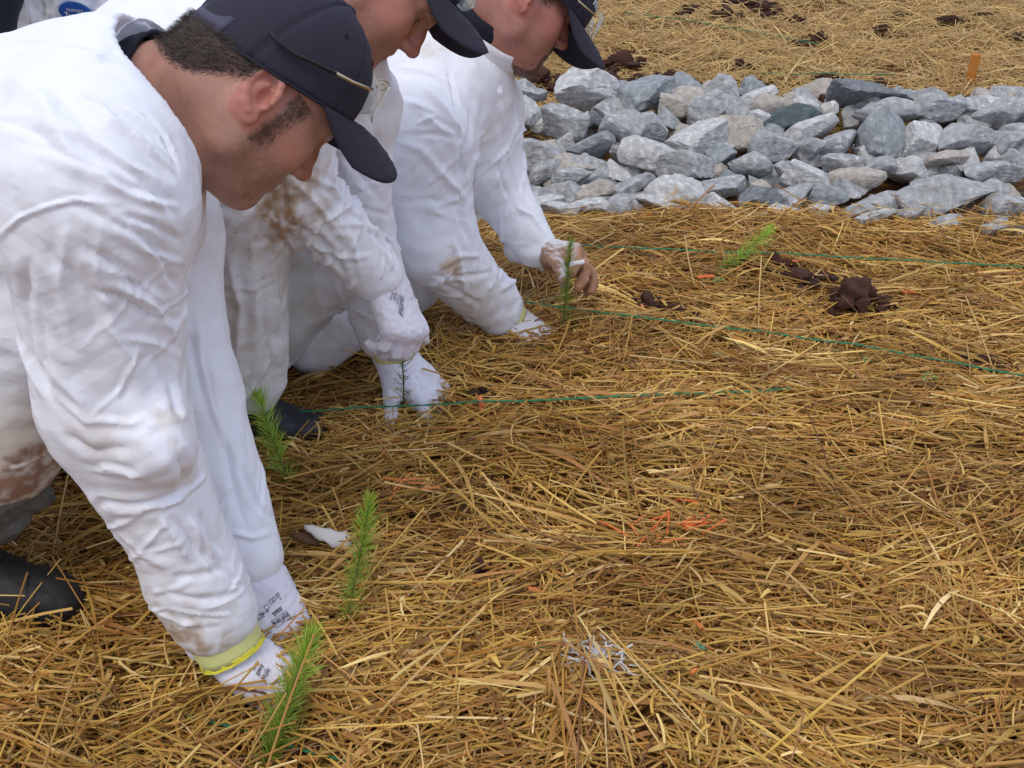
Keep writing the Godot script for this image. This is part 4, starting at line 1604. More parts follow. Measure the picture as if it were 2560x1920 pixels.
func first_man():
	var root := thing("person", "person nearest the camera in white coverall and navy cap, both gloved hands in straw", "person", ground_spot(90, 1440), "people planting seedlings")
	var xf := posed(37.4, 37.9, -4.8, -0.3122, 0.357, -1.3113)
	var nc := spot(402, 262, 1.36)
	var nl := xf.affine_inverse() * nc
	var look := {"skin": Color(0.49, 0.262, 0.19), "hair": Color(0.060, 0.044, 0.033), "beard": 0.42, "neck": nl, "burn": -0.056, "nape": -0.060, "jaw": 1.05}
	make_head(look, root, xf)
	make_cap(root, xf)
	make_glasses(root, xf)
	var ax := xf * Vector3(-0.02, 0.0, 0.0) - nc
	# the coverall
	var f := Field.new()
	var rs := spot(225, 480, 1.19)
	var re := spot(282, 1010, 1.31)
	var rw := spot(532, 1528, 1.475)
	f.cone(rs, re, 0.106, 0.083, 0.04)
	f.cone(re, rw, 0.083, 0.050, 0.03)
	f.ell(spot(405, 1110, 1.27), Vector3(0.035, 0.045, 0.045), Basis(), 0.05)
	f.cone(spot(480, 1440, 1.45), spot(530, 1530, 1.475), 0.062, 0.056, 0.03)
	var ls := spot(395, 560, 1.53)
	var le := spot(487, 985, 1.57)
	var lw := spot(622, 1388, 1.60)
	f.cone(ls, le, 0.078, 0.062, 0.03)
	f.cone(le, lw, 0.064, 0.052, 0.03)
	f.cone(spot(300, 360, 1.52), ls, 0.10, 0.078, 0.05)
	f.cone(spot(225, 325, 1.38), spot(-480, 452, 1.44), 0.122, 0.17, 0.05)
	f.cone(spot(225, 362, 1.27), spot(-420, 520, 1.34), 0.105, 0.14, 0.05)
	f.cone(spot(265, 342, 1.50), spot(-420, 460, 1.54), 0.105, 0.15, 0.05)
	f.cone(spot(235, 300, 1.38), nc, 0.115, 0.088, 0.05)
	f.cone(spot(330, 380, 1.30), spot(395, 560, 1.40), 0.075, 0.06, 0.05)
	f.cone(spot(290, 230, 1.30), rs, 0.085, 0.10, 0.06)
	var hip := Vector3(-1.10, 0.50, -1.42)
	f.ell(hip, Vector3(0.2, 0.19, 0.2), Basis(), 0.08)
	var rk := Vector3(-0.62, 0.52, -1.26)
	f.cone(hip + Vector3(0.02, -0.04, 0.1), rk, 0.135, 0.10, 0.06)
	f.cone(rk, Vector3(-0.72, 0.31, -1.25), 0.098, 0.096, 0.03)
	var lk := Vector3(-0.66, 0.46, -1.60)
	f.cone(hip + Vector3(0.02, -0.04, -0.1), lk, 0.135, 0.10, 0.06)
	f.cone(lk, Vector3(-0.80, 0.16, -1.60), 0.098, 0.09, 0.03)
	f.ell(nc + ax.normalized() * 0.105, Vector3.ONE * 0.135, Basis(), 0.006, true)
	var folds := new_folds(0.0010)
	for d in [
		[[203, 239, 289, 270, 366, 318, 424, 376], -0.008, 0.008], [[135, 333, 270, 400, 366, 463, 434, 530], -0.006, 0.009], [[183, 506, 309, 569, 434, 651], -0.007, 0.010],
		[[0, 593, 48, 545, 120, 516, 183, 501, 300, 508], 0.0035, 0.005], [[217, 612, 299, 675, 366, 738], -0.007, 0.012], [[352, 280, 410, 338, 444, 410], -0.006, 0.007],
		[[48, 130, 241, 145, 366, 183], 0.005, 0.016], [[160, 215, 280, 300, 420, 400], 0.006, 0.014], [[120, 380, 260, 440, 420, 570], 0.006, 0.015], [[293, 704, 380, 760, 440, 850], 0.008, 0.014],
		[[363, 1066, 467, 1041], 0.006, 0.010], [[369, 1066, 455, 1158, 467, 1226], -0.007, 0.014], [[172, 1232, 260, 1255, 344, 1263, 455, 1226], -0.007, 0.011], [[350, 1268, 460, 1245], 0.007, 0.009],
		[[470, 1290, 540, 1400], 0.006, 0.009], [[440, 1300, 520, 1410], -0.005, 0.009], [[400, 1290, 470, 1400], 0.005, 0.010], [[300, 1340, 420, 1420], 0.004, 0.014], [[500, 1280, 555, 1380], -0.006, 0.008],
		[[110, 900, 200, 1000, 250, 1150], 0.005, 0.02], [[380, 880, 430, 960, 455, 1050], -0.006, 0.014], [[60, 700, 100, 820, 110, 950], -0.006, 0.018], [[250, 790, 330, 900, 360, 1010], 0.006, 0.018],
		[[420, 1480, 500, 1500, 590, 1480], -0.005, 0.01], [[380, 1520, 460, 1560, 560, 1550], 0.004, 0.01], [[330, 1420, 450, 1440, 560, 1420], -0.004, 0.011], [[230, 1180, 330, 1190, 430, 1140], 0.005, 0.014],
		[[520, 850, 540, 1000, 600, 1180], 0.005, 0.012], [[560, 1050, 580, 1200, 620, 1330], -0.005, 0.012], [[590, 1150, 640, 1260, 680, 1300], -0.004, 0.009], [[580, 1330, 630, 1345, 680, 1330], 0.005, 0.008],
		[[465, 700, 480, 850, 510, 1000], -0.006, 0.012], [[90, 250, 160, 350, 200, 470], 0.004, 0.02], [[20, 180, 120, 260, 180, 380], 0.005, 0.025], [[310, 430, 390, 500, 440, 590], 0.005, 0.010], [[260, 540, 360, 610, 430, 690], 0.005, 0.012],
		[[140, 640, 220, 740, 250, 860], -0.005, 0.02], [[330, 560, 400, 640, 440, 720], -0.006, 0.009], [[20, 760, 60, 880, 120, 1000], 0.005, 0.015], [[150, 1080, 240, 1130, 330, 1120], -0.005, 0.015],
		[[440, 470, 330, 420, 200, 330, 60, 250], 0.004, 0.008], [[440, 500, 330, 470, 180, 400, 40, 350], -0.004, 0.009], [[436, 430, 380, 380, 330, 330], 0.004, 0.006], [[448, 520, 360, 500, 260, 455], 0.004, 0.007], [[452, 600, 380, 560, 300, 535], -0.005, 0.007],
		[[460, 660, 400, 640, 340, 610], 0.004, 0.007], [[420, 760, 340, 700, 250, 660], 0.005, 0.009], [[450, 800, 380, 790, 300, 740, 230, 720], -0.005, 0.009], [[460, 900, 390, 860, 300, 840], 0.004, 0.008], [[80, 640, 60, 760, 80, 900, 130, 1000], -0.005, 0.012],
		[[170, 560, 150, 700, 180, 850], 0.004, 0.012], [[250, 560, 240, 680, 290, 820], 0.003, 0.010], [[130, 980, 220, 1050, 330, 1060, 420, 1020], 0.004, 0.009], [[165, 1180, 260, 1170, 350, 1190], 0.004, 0.008], [[200, 1290, 290, 1300, 400, 1270], -0.004, 0.009], [[240, 1370, 340, 1390, 450, 1350], 0.004, 0.009],
		[[480, 1300, 500, 1380, 530, 1440], 0.005, 0.007], [[520, 1330, 555, 1420, 600, 1470], -0.005, 0.007], [[290, 1450, 390, 1480, 480, 1450], 0.003, 0.008], [[490, 760, 500, 900, 530, 1020, 570, 1120], 0.004, 0.009], [[600, 1040, 610, 1150, 645, 1250], 0.004, 0.008], [[10, 100, 120, 100, 260, 110], 0.003, 0.012], [[0, 300, 90, 330, 160, 390], -0.004, 0.012],
	]: draw_fold(folds, f, d[0], d[1], d[2])
	limb_folds(folds, f, re, rw, 0.075, 26, 0.25, 0.0026, 0.007, 201)
	limb_folds(folds, f, rs, re, 0.09, 10, 0.8, 0.0025, 0.008, 202)
	limb_folds(folds, f, le, lw, 0.055, 16, 0.7, 0.0025, 0.007, 203)
	limb_folds(folds, f, rk, Vector3(-0.72, 0.31, -1.25), 0.095, 14, 0.4, 0.006, 0.010, 204)
	var knee_mud := spot(20, 1060, 1.55)
	var cuff_mud := spot(480, 1600, 1.44)
	var spots := [[spot(240, 1120, 1.22), 0.05, 0.4], [spot(440, 1045, 1.24), 0.03, 0.5], [spot(45, 140, 1.3), 0.02, 0.35], [spot(500, 1250, 1.3), 0.03, 0.3], [spot(330, 1440, 1.38), 0.06, 0.25], [spot(410, 1590, 1.42), 0.06, 0.35], [spot(620, 1400, 1.57), 0.03, 0.25], [spot(300, 1300, 1.3), 0.05, 0.2]]
	make_coverall(root, f, folds, 0.0057, func(p: Vector3, n: Vector3) -> Color:
		var c := SUIT
		for s in spots: c = c.lerp(SMEAR, splotch(p, s[0], s[1]) * s[2])
		c = c.lerp(MUD, splotch(p, cuff_mud, 0.05, 1.0) * 0.75)
		c = c.lerp(SMEAR, splotch(p, cuff_mud, 0.11) * 0.35)
		if p.y < 0.44 and p.x < -0.55:
			c = c.lerp(Color(0.62, 0.53, 0.40), clampf((0.47 - p.y) / 0.14, 0.0, 0.75))
			c = c.lerp(Color(0.26, 0.11, 0.045), clampf(n_fine.get_noise_3dv(p * 0.5) * 2.0 + n_fine.get_noise_3dv(p * 2.0) - 0.1 + (0.41 - p.y) * 3.0, 0.0, 0.85) * clampf((0.44 - p.y) / 0.06, 0.0, 1.0))
		return c)
	collar_ring(root, nc - ax.normalized() * 0.020, ax, 0.086, 0.046, M.shirt, "undershirt_collar", 0.005, -0.05)
	collar_ring(root, nc - ax.normalized() * 0.022, ax, 0.098, 0.034, M.suit_plain, "coverall_collar", 0.002, 0.03)
	# left glove (the farther one), back of the hand to the camera
	var hw := spot(652, 1452, 1.60)
	var hd := dirw(0.45, -0.84, 0.30)
	var hn := dirw(0.50, 0.30, 0.80)
	var hf := hand_field(hw, hd, hn, 1.0, [[30, 28, 20], [32, 30, 20], [34, 30, 20], [36, 30, 22]], 4.0, [38.0, 10.0, 20.0], 1.02)
	var g := make_glove(root, hf, glove_dirt(Color(0.74, 0.72, 0.80), Color(0.42, 0.38, 0.34), 0.5, 0.045))
	var forearm := (hw - lw).normalized()
	var cuff_dir := (hd * 0.75 + forearm * 0.25).normalized()
	band(root, hw - cuff_dir * 0.040, hw - cuff_dir * 0.016, 0.038, 0.0375, M.pale_band, "cuff_band", 0.001, 0.85, hd.cross(hn))
	wpart("undershirt_cuff", done_tube([lw - forearm * 0.02, lw + forearm * 0.030, hw - cuff_dir * 0.045], [0.034, 0.034, 0.031]), M.shirt, root)
	glove_print(g, hf, spot(707, 1546, 1.56), dirw(-0.81, -0.58), dirw(0.58, -0.81), [
		["HyFlex", 0.0, 0.0, 0.0080], [-0.0175, -0.006, 0.0175, 0.006], ["Ansell", -0.002, -0.0115, 0.0052], [-0.013, -0.0150, 0.009, -0.0146], ["CE", -0.020, -0.030, 0.0055], ["8", -0.021, -0.0235, 0.004], [-0.012, -0.032, -0.006, -0.026], [-0.004, -0.032, 0.001, -0.026],
		["EN 388", 0.017, -0.0215, 0.0034], ["3121", 0.026, -0.0185, 0.0036], ["EN 420", 0.029, -0.0235, 0.0034], [0.006, -0.030, 0.013, -0.0235], ["11-800", 0.030, -0.0285, 0.0032]])
	# right glove, nearer, pressing the straw
	var gw := spot(588, 1642, 1.50)
	var gd := dirw(0.86, -0.48, 0.05)
	var gn := dirw(0.25, 0.72, 0.62)
	var gf := hand_field(gw, gd, gn, -1.0, [[40, 50, 30], [42, 52, 30], [44, 52, 30], [46, 55, 30]], 3.0, [35.0, 15.0, 15.0], 1.0)
	var g2 := make_glove(root, gf, glove_dirt(Color(0.76, 0.74, 0.82), Color(0.45, 0.40, 0.34), 0.4, 0.03))
	var down := (spot(588, 1640, 1.50) - spot(540, 1545, 1.48)).normalized()
	band(root, spot(540, 1548, 1.48), spot(580, 1625, 1.495), 0.049, 0.0455, M.pale_band, "cuff", 0.0, 0.95, gd.cross(gn))
	band(root, spot(578, 1621, 1.495), spot(584, 1632, 1.497), 0.0465, 0.0465, M.band, "cuff_band", 0.001, 0.95, gd.cross(gn))
	glove_print(g2, gf, spot(660, 1665, 1.46), dirw(-0.55, -0.8), dirw(0.8, -0.55), [["Ansell", 0.0, 0.0, 0.006], ["EN 388", 0.0, -0.008, 0.004], ["HyFlex", 0.0, 0.009, 0.006]])
	# trouser leg and boots under the coverall's torn hem
	var t := Field.new()
	t.cone(Vector3(-0.72, 0.30, -1.25), Vector3(-0.765, 0.215, -1.25), 0.084, 0.078, 0.02)
	var tn := Net.new().run(t, 0.008)
	var tf := new_folds(0.006)
	limb_folds(tf, t, Vector3(-0.72, 0.30, -1.25), Vector3(-0.765, 0.20, -1.25), 0.082, 22, 0.0, 0.009, 0.012, 210)
	tn.shift(tf.at)
	wpart("trouser_leg", tn.mesh(), M.trouser, root)
	var heel := Vector3(-0.925, 0.0, -1.25)
	make_boot(root, Vector3(-0.80, 0.21, -1.25), heel, heel + Vector3(0.295, 0.0, 0.05), M.boot)
	make_boot(root, Vector3(-0.86, 0.12, -1.60), Vector3(-0.93, 0, -1.60), Vector3(-0.64, 0, -1.62), M.boot)

func done_tube(pts: Array, radii: Array) -> ArrayMesh:
	var st := begin(0)
	tube(st, pts, radii, 28)
	return done(st, true)

func second_man():
	var root := thing("person", "person crouching second from the camera with mud stained elbow, pinching a seedling tip", "person", ground_spot(760, 1060), "people planting seedlings")
	var xf := posed(35.1, 16.5, 0.7, -0.2084, 0.6271, -1.6648)
	var nc := spot(790, 0, 1.72)
	var nl := xf.affine_inverse() * nc
	var look := {"skin": Color(0.50, 0.245, 0.175), "hair": Color(0.05, 0.032, 0.022), "beard": 0.42, "neck": nl, "burn": -0.02}
	make_head(look, root, xf, 0.0031)
	make_cap(root, xf)
	make_glasses(root, xf)
	var ax := xf * Vector3(-0.02, 0.0, 0.0) - nc
	var f := Field.new()
	var rs := spot(690, 190, 1.60)
	var re := spot(738, 468, 1.73)
	var rw := spot(938, 682, 1.87)
	f.cone(rs, re, 0.085, 0.066, 0.03)
	f.cone(re, rw, 0.064, 0.052, 0.02)
	var ls := spot(865, 260, 1.86)
	var le := spot(895, 560, 2.0)
	var lw := spot(972, 828, 2.11)
	f.cone(ls, le, 0.08, 0.066, 0.03)
	f.cone(le, lw, 0.066, 0.060, 0.02)
	f.cone(spot(740, 110, 1.74), spot(420, 240, 1.86), 0.14, 0.175, 0.05)
	f.cone(spot(740, 110, 1.74), nc, 0.12, 0.085, 0.05)
	f.cone(spot(740, 110, 1.74), rs, 0.11, 0.09, 0.05)
	f.cone(spot(760, 130, 1.78), ls, 0.11, 0.085, 0.05)
	var rk := spot(612, 500, 1.76)
	var ra := spot(596, 930, 1.96)
	f.cone(spot(420, 320, 1.82), rk, 0.125, 0.085, 0.05)
	f.cone(rk, spot(690, 450, 1.74), 0.07, 0.032, 0.03)
	f.cone(rk, ra, 0.080, 0.086, 0.03)
	var lk := spot(850, 610, 2.04)
	var la := spot(610, 900, 2.2)
	f.cone(spot(440, 330, 2.0), lk, 0.125, 0.075, 0.05)
	f.cone(lk, la, 0.080, 0.075, 0.03)
	f.ell(nc + ax.normalized() * 0.105, Vector3.ONE * 0.135, Basis(), 0.006, true)
	var folds := new_folds(0.0022)
	for d in [
		[[705, 430, 718, 520, 712, 640], -0.012, 0.012], [[690, 440, 640, 520, 560, 600], 0.006, 0.014], [[700, 445, 620, 480, 540, 520], 0.006, 0.012], [[500, 500, 560, 520, 640, 470], -0.006, 0.012],
		[[725, 440, 800, 520, 880, 620], 0.007, 0.012], [[740, 420, 830, 470, 930, 570], 0.007, 0.010], [[730, 560, 800, 600, 870, 690], -0.008, 0.012], [[800, 470, 880, 600, 900, 690], 0.006, 0.010],
		[[870, 520, 960, 610, 990, 640], -0.006, 0.010], [[760, 600, 840, 640, 930, 640], 0.006, 0.010], [[830, 560, 900, 560, 960, 590], 0.006, 0.009], [[650, 650, 660, 800, 680, 950], -0.005, 0.018], [[620, 560, 640, 700, 640, 850], 0.004, 0.02],
		[[835, 230, 890, 330, 940, 430], 0.006, 0.010], [[830, 300, 870, 400, 950, 500], -0.006, 0.012], [[880, 220, 930, 300, 950, 370], -0.005, 0.010], [[840, 440, 900, 470, 960, 450], 0.006, 0.009], [[850, 480, 910, 520, 975, 540], -0.006, 0.010],
		[[560, 620, 600, 760, 590, 900], 0.006, 0.014], [[680, 560, 690, 700, 700, 900], 0.005, 0.010], [[540, 700, 620, 720, 700, 690], 0.004, 0.010], [[860, 770, 950, 790, 1040, 780], -0.006, 0.010], [[870, 820, 950, 850, 1040, 830], 0.006, 0.009], [[880, 730, 940, 760, 1000, 830], 0.006, 0.010],
	]: draw_fold(folds, f, d[0], d[1], d[2])
	limb_folds(folds, f, re, rw, 0.055, 34, 0.5, 0.0065, 0.010, 301)
	limb_folds(folds, f, le, lw, 0.06, 26, 0.3, 0.006, 0.010, 302)
	limb_folds(folds, f, rk, ra, 0.08, 10, 1.3, 0.004, 0.012, 303)
	limb_folds(folds, f, lk, la, 0.075, 14, 1.0, 0.006, 0.012, 304)
	limb_folds(folds, f, rs, re, 0.075, 14, 0.6, 0.005, 0.010, 305)
	var elbow_mud := f.march(Vector3(0, CAM_H, 0), ray(700, 565))
	var streaks := []
	for q in [[703, 520], [700, 560], [697, 605], [706, 545], [712, 500]]: streaks.append(f.march(Vector3(0, CAM_H, 0), ray(q[0], q[1])))
	var elbow_top := f.march(Vector3(0, CAM_H, 0), ray(722, 470))
	make_coverall(root, f, folds, 0.0075, func(p: Vector3, n: Vector3) -> Color:
		var c := SUIT
		# the shin of the suit is yellowed by wet clay
		var shin := clampf((0.52 - p.y) / 0.12, 0.0, 1.0) * (1.0 if p.z > -1.86 and p.x < -0.36 else 0.25)
		c = c.lerp(Color(0.66, 0.63, 0.55), shin * 0.55 * clampf(0.9 + n_mid.get_noise_3dv(p * 1.4), 0, 1.2))
		c = c.lerp(SMEAR, splotch(p, elbow_mud, 0.10) * 0.4)
		c = c.lerp(Color(0.42, 0.27, 0.11), splotch(p, elbow_top, 0.075, 0.8) * 0.55)
		c = c.lerp(MUD, splotch(p, elbow_mud, 0.034, 1.2) * 0.5)
		if n_fine.get_noise_3dv(p * 2.6) > 0.5 and p.distance_to(elbow_mud) < 0.12: c = c.lerp(MUD, 0.35)
		for st in streaks: c = c.lerp(Color(0.40, 0.20, 0.07), splotch(p, st, 0.026, 1.0) * 0.42)
		return c)
	collar_ring(root, nc - ax.normalized() * 0.020, ax, 0.083, 0.044, M.shirt, "undershirt_collar", 0.004)
	collar_ring(root, nc - ax.normalized() * 0.022, ax, 0.094, 0.034, M.suit_plain, "coverall_collar", 0.002, 0.03)
	# right glove pinches the seedling, pinky edge to the camera
	var gw := spot(966, 712, 1.885)
	var gd := dirw(0.42, -0.90, 0.12)
	var gn := dirw(0.78, 0.28, 0.60)
	var gf := hand_field(gw, gd, gn, -1.0, [[62, 42, 25], [60, 46, 28], [58, 50, 30], [56, 52, 30]], 3.0, [30.0, 12.0, 10.0], 1.06)
	var g := make_glove(root, gf, glove_dirt(Color(0.74, 0.72, 0.78), Color(0.50, 0.40, 0.33), 0.55, 0.235))
	band(root, rw - dirw(0.68, -0.73) * 0.004, gw - gd * 0.012, 0.0535, 0.043, M.pale_band, "cuff_band", 0.0, 0.85, gd.cross(gn))
	glove_print(g, gf, spot(1030, 745, 1.83), dirw(-0.45, -0.89), dirw(0.89, -0.45), [["HyFlex", 0.004, 0.004, 0.008], [-0.016, -0.002, 0.022, 0.0095], ["Ansell", 0.0, -0.009, 0.005], ["EN 388", 0.0, -0.018, 0.004], ["3121", 0.002, -0.023, 0.004], ["CE", -0.014, -0.024, 0.004], ["EN 420", 0.006, -0.029, 0.0036]])
	# left glove flat on the ground
	var hw := spot(985, 893, 2.13)
	var hd := (ground_spot(1095, 1000, 0.025) - hw).normalized()
	var hn := Vector3(0.45, 0.85, 0.35).normalized()
	var hf := hand_field(hw, hd, hn, 1.0, [[8, 16, 12], [8, 14, 12], [10, 16, 12], [12, 20, 12]], 13.0, [44.0, 4.0, 6.0], 1.08)
	make_glove(root, hf, glove_dirt(Color(0.76, 0.75, 0.82), Color(0.5, 0.42, 0.36), 0.3, 0.03))
	band(root, lw + (hw - lw).normalized() * 0.008, hw + hd * 0.004, 0.050, 0.041, M.pale_band, "cuff_band", 0.0, 0.9, hd.cross(hn))
	# boots
	var heel := ground_spot(492, 1118, -0.05)
	make_boot(root, spot(598, 985, 1.99), heel, heel + Vector3(0.285, 0.0, 0.02), M.grey_boot)
	make_boot(root, la + Vector3(-0.01, -0.06, 0), Vector3(la.x - 0.22, -0.05, la.z), Vector3(la.x + 0.05, -0.05, la.z), M.grey_boot)

func third_man():
	var root := thing("person", "person with dark goatee and lettered navy cap bending nearest to the riprap", "person", ground_spot(1130, 880), "people planting seedlings")
	var xf := posed(58.0, 23.0, 5.0, 0.0183, 0.7609, -2.1422)
	var nc := spot(1198, 92, 2.20)
	var nl := xf.affine_inverse() * nc
	var look := {"skin": Color(0.47, 0.215, 0.165), "hair": Color(0.035, 0.022, 0.016), "beard": 0.30, "goatee": 0.92, "neck": nl, "burn": -0.012}
	make_head(look, root, xf, 0.0034)
	var tilt := Transform3D(Basis(Vector3.BACK, deg_to_rad(-24.0)), Vector3(0.012, -0.001, 0))
	make_cap(root, xf * tilt, true)
	make_glasses(root, xf * tilt * Transform3D(Basis(Vector3.UP, 0.1), Vector3(0.012, -0.012, 0.0)))
	var ax := xf * Vector3(-0.02, 0.0, 0.0) - nc
	var f := Field.new()
	var rs := spot(1055, 320, 2.10)
	var re := spot(1085, 605, 2.19)
	var rw := spot(1245, 775, 2.36)
	f.cone(rs, re, 0.098, 0.082, 0.04)
	f.cone(re, rw, 0.082, 0.056, 0.03)
	var ls := spot(1205, 270, 2.32)
	var le := spot(1238, 460, 2.36)
	var lw := spot(1340, 612, 2.38)
	f.cone(ls, le, 0.080, 0.066, 0.04)
	f.cone(le, lw, 0.066, 0.050, 0.02)
	f.cone(spot(1080, 235, 2.20), spot(790, 360, 2.50), 0.135, 0.17, 0.05)
	f.cone(spot(1080, 235, 2.20), nc, 0.125, 0.082, 0.05)
	f.cone(spot(1100, 175, 2.21), spot(940, 200, 2.32), 0.085, 0.11, 0.05)
	f.cone(spot(1080, 230, 2.18), rs, 0.11, 0.095, 0.05)
	f.cone(spot(1100, 240, 2.25), ls, 0.11, 0.085, 0.05)
	f.cone(spot(1190, 210, 2.22), spot(1200, 420, 2.30), 0.07, 0.06, 0.04)
	var hip := spot(770, 420, 2.52)
	f.ell(hip, Vector3(0.18, 0.17, 0.19), Basis(), 0.06)
	var rk := spot(1005, 690, 2.40)
	f.cone(hip, rk, 0.13, 0.085, 0.05)
	f.cone(rk, ground_spot(790, 850, 0.075), 0.085, 0.07, 0.03)
	var lk := spot(1010, 600, 2.62)
	f.cone(hip + Vector3(0, 0, -0.1), lk, 0.13, 0.085, 0.05)
	f.cone(lk, ground_spot(850, 760, 0.08), 0.085, 0.07, 0.03)
	f.ell(nc + ax.normalized() * 0.105, Vector3.ONE * 0.135, Basis(), 0.006, true)
	var folds := new_folds(0.0015)
	for d in [
		[[1152, 345, 1100, 300, 1040, 270], -0.007, 0.010], [[1155, 330, 1110, 270, 1060, 220], 0.008, 0.012], [[1155, 350, 1090, 335, 1020, 335], -0.007, 0.009], [[1155, 340, 1140, 260, 1120, 170], -0.007, 0.010], [[1040, 310, 1090, 290], 0.008, 0.007],
		[[1150, 450, 1155, 380, 1175, 280], -0.014, 0.012], [[1150, 470, 1150, 540, 1170, 600], -0.010, 0.012], [[1230, 130, 1250, 230, 1255, 330], 0.008, 0.010], [[1220, 350, 1180, 400, 1160, 470], 0.008, 0.012],
		[[985, 350, 1050, 370, 1120, 450, 1160, 500], 0.010, 0.014], [[990, 500, 1080, 500, 1160, 520], -0.008, 0.012], [[1000, 520, 1090, 530, 1170, 560], 0.006, 0.010], [[1080, 690, 1160, 690, 1230, 680], -0.010, 0.009], [[1085, 680, 1150, 640, 1200, 640], 0.007, 0.010],
		[[1150, 520, 1200, 560, 1220, 620], 0.008, 0.011], [[1050, 640, 1120, 720, 1200, 760], -0.006, 0.012], [[1260, 350, 1290, 440, 1330, 540], 0.006, 0.010], [[1240, 400, 1265, 480, 1310, 560], -0.006, 0.009], [[1290, 520, 1330, 540, 1365, 590], 0.005, 0.009],
		[[1000, 170, 1060, 180, 1140, 220], 0.005, 0.014], [[960, 250, 1040, 260, 1100, 320], 0.006, 0.014],
	]: draw_fold(folds, f, d[0], d[1], d[2])
	limb_folds(folds, f, re, rw, 0.07, 26, 0.3, 0.006, 0.011, 401)
	limb_folds(folds, f, rs, re, 0.09, 12, 0.6, 0.004, 0.011, 402)
	limb_folds(folds, f, le, lw, 0.055, 18, 0.6, 0.004, 0.009, 403)
	limb_folds(folds, f, ls, le, 0.07, 16, 0.8, 0.007, 0.010, 404)
	var o := Vector3(0, CAM_H, 0)
	var streak := [f.march(o, ray(1135, 650)), f.march(o, ray(1142, 690)), f.march(o, ray(1128, 670))]
	var low := f.march(o, ray(1180, 765))
	var back := f.march(o, ray(1075, 128))
	make_coverall(root, f, folds, 0.0085, func(p: Vector3, n: Vector3) -> Color:
		var c := SUIT
		for s in streak: c = c.lerp(Color(0.50, 0.32, 0.14), splotch(p, s, 0.026, 1.2) * 0.45)
		c = c.lerp(SMEAR, splotch(p, low, 0.13) * 0.45)
		c = c.lerp(SMEAR, splotch(p, back, 0.03) * 0.6)
		if p.y < 0.2 and p.x < -0.2: c = c.lerp(Color(0.60, 0.50, 0.38), 0.5 * clampf(0.7 + n_fine.get_noise_3dv(p), 0, 1))
		return c)
	collar_ring(root, nc - ax.normalized() * 0.01, ax, 0.088, 0.078, M.shirt, "undershirt_collar", 0.005, -0.05)
	collar_ring(root, nc - ax.normalized() * 0.02, ax, 0.104, 0.066, M.suit_plain, "coverall_collar", 0.002, 0.06)
	# left glove, coated fingers spread round a seedling
	var hw := spot(1345, 630, 2.385)
	var hd := dirw(0.93, -0.20, 0.30)
	var hn := dirw(0.30, 0.85, -0.42)
	var hf := hand_field(hw, hd, hn, 1.0, [[66, 42, 20], [50, 36, 20], [30, 34, 22], [24, 34, 22]], 11.0, [dirw(0.62, -0.62, 0.45), dirw(0.35, -0.9, 0.25), dirw(0.2, -0.97, 0.1)], 1.05)
	make_glove(root, hf, func(p: Vector3, n: Vector3) -> Color:
		var along := (p - hw).dot(hd)
		var edge := clampf((along - 0.090 + 0.014 * n_mid.get_noise_3dv(p * 4.0)) / 0.012, 0.0, 1.0)
		if n.dot(hn) < 0.0 and along > 0.02: edge = maxf(edge, clampf(-n.dot(hn) * 2.2, 0.0, 0.9))
		return Color(0.68, 0.66, 0.68).lerp(Color(0.36, 0.185, 0.10) * (1.0 + 0.5 * n_fine.get_noise_3dv(p)), edge))
	band(root, lw - (hw - lw).normalized() * 0.004, hw - hd * 0.010, 0.046, 0.039, M.pale_band, "cuff_band", 0.003, 0.9, hd.cross(hn))
	# right glove, half under the straw
	var gw := spot(1278, 803, 2.385)
	var gd := (ground_spot(1352, 852, 0.004) - gw).normalized()
	var gf := hand_field(gw, gd, Vector3(0.2, 0.9, 0.3), -1.0, [[10, 20, 15], [12, 20, 15], [14, 22, 15], [16, 24, 15]], 6.0, [45.0, 5.0, 5.0], 1.05)
	make_glove(root, gf, glove_dirt(Color(0.74, 0.72, 0.76), Color(0.5, 0.4, 0.33), 0.5, 0.04))
	band(root, rw + (gw - rw).normalized() * 0.006, gw + gd * 0.004, 0.049, 0.040, M.pale_band, "cuff_band", 0.0, 0.9, Vector3.UP)

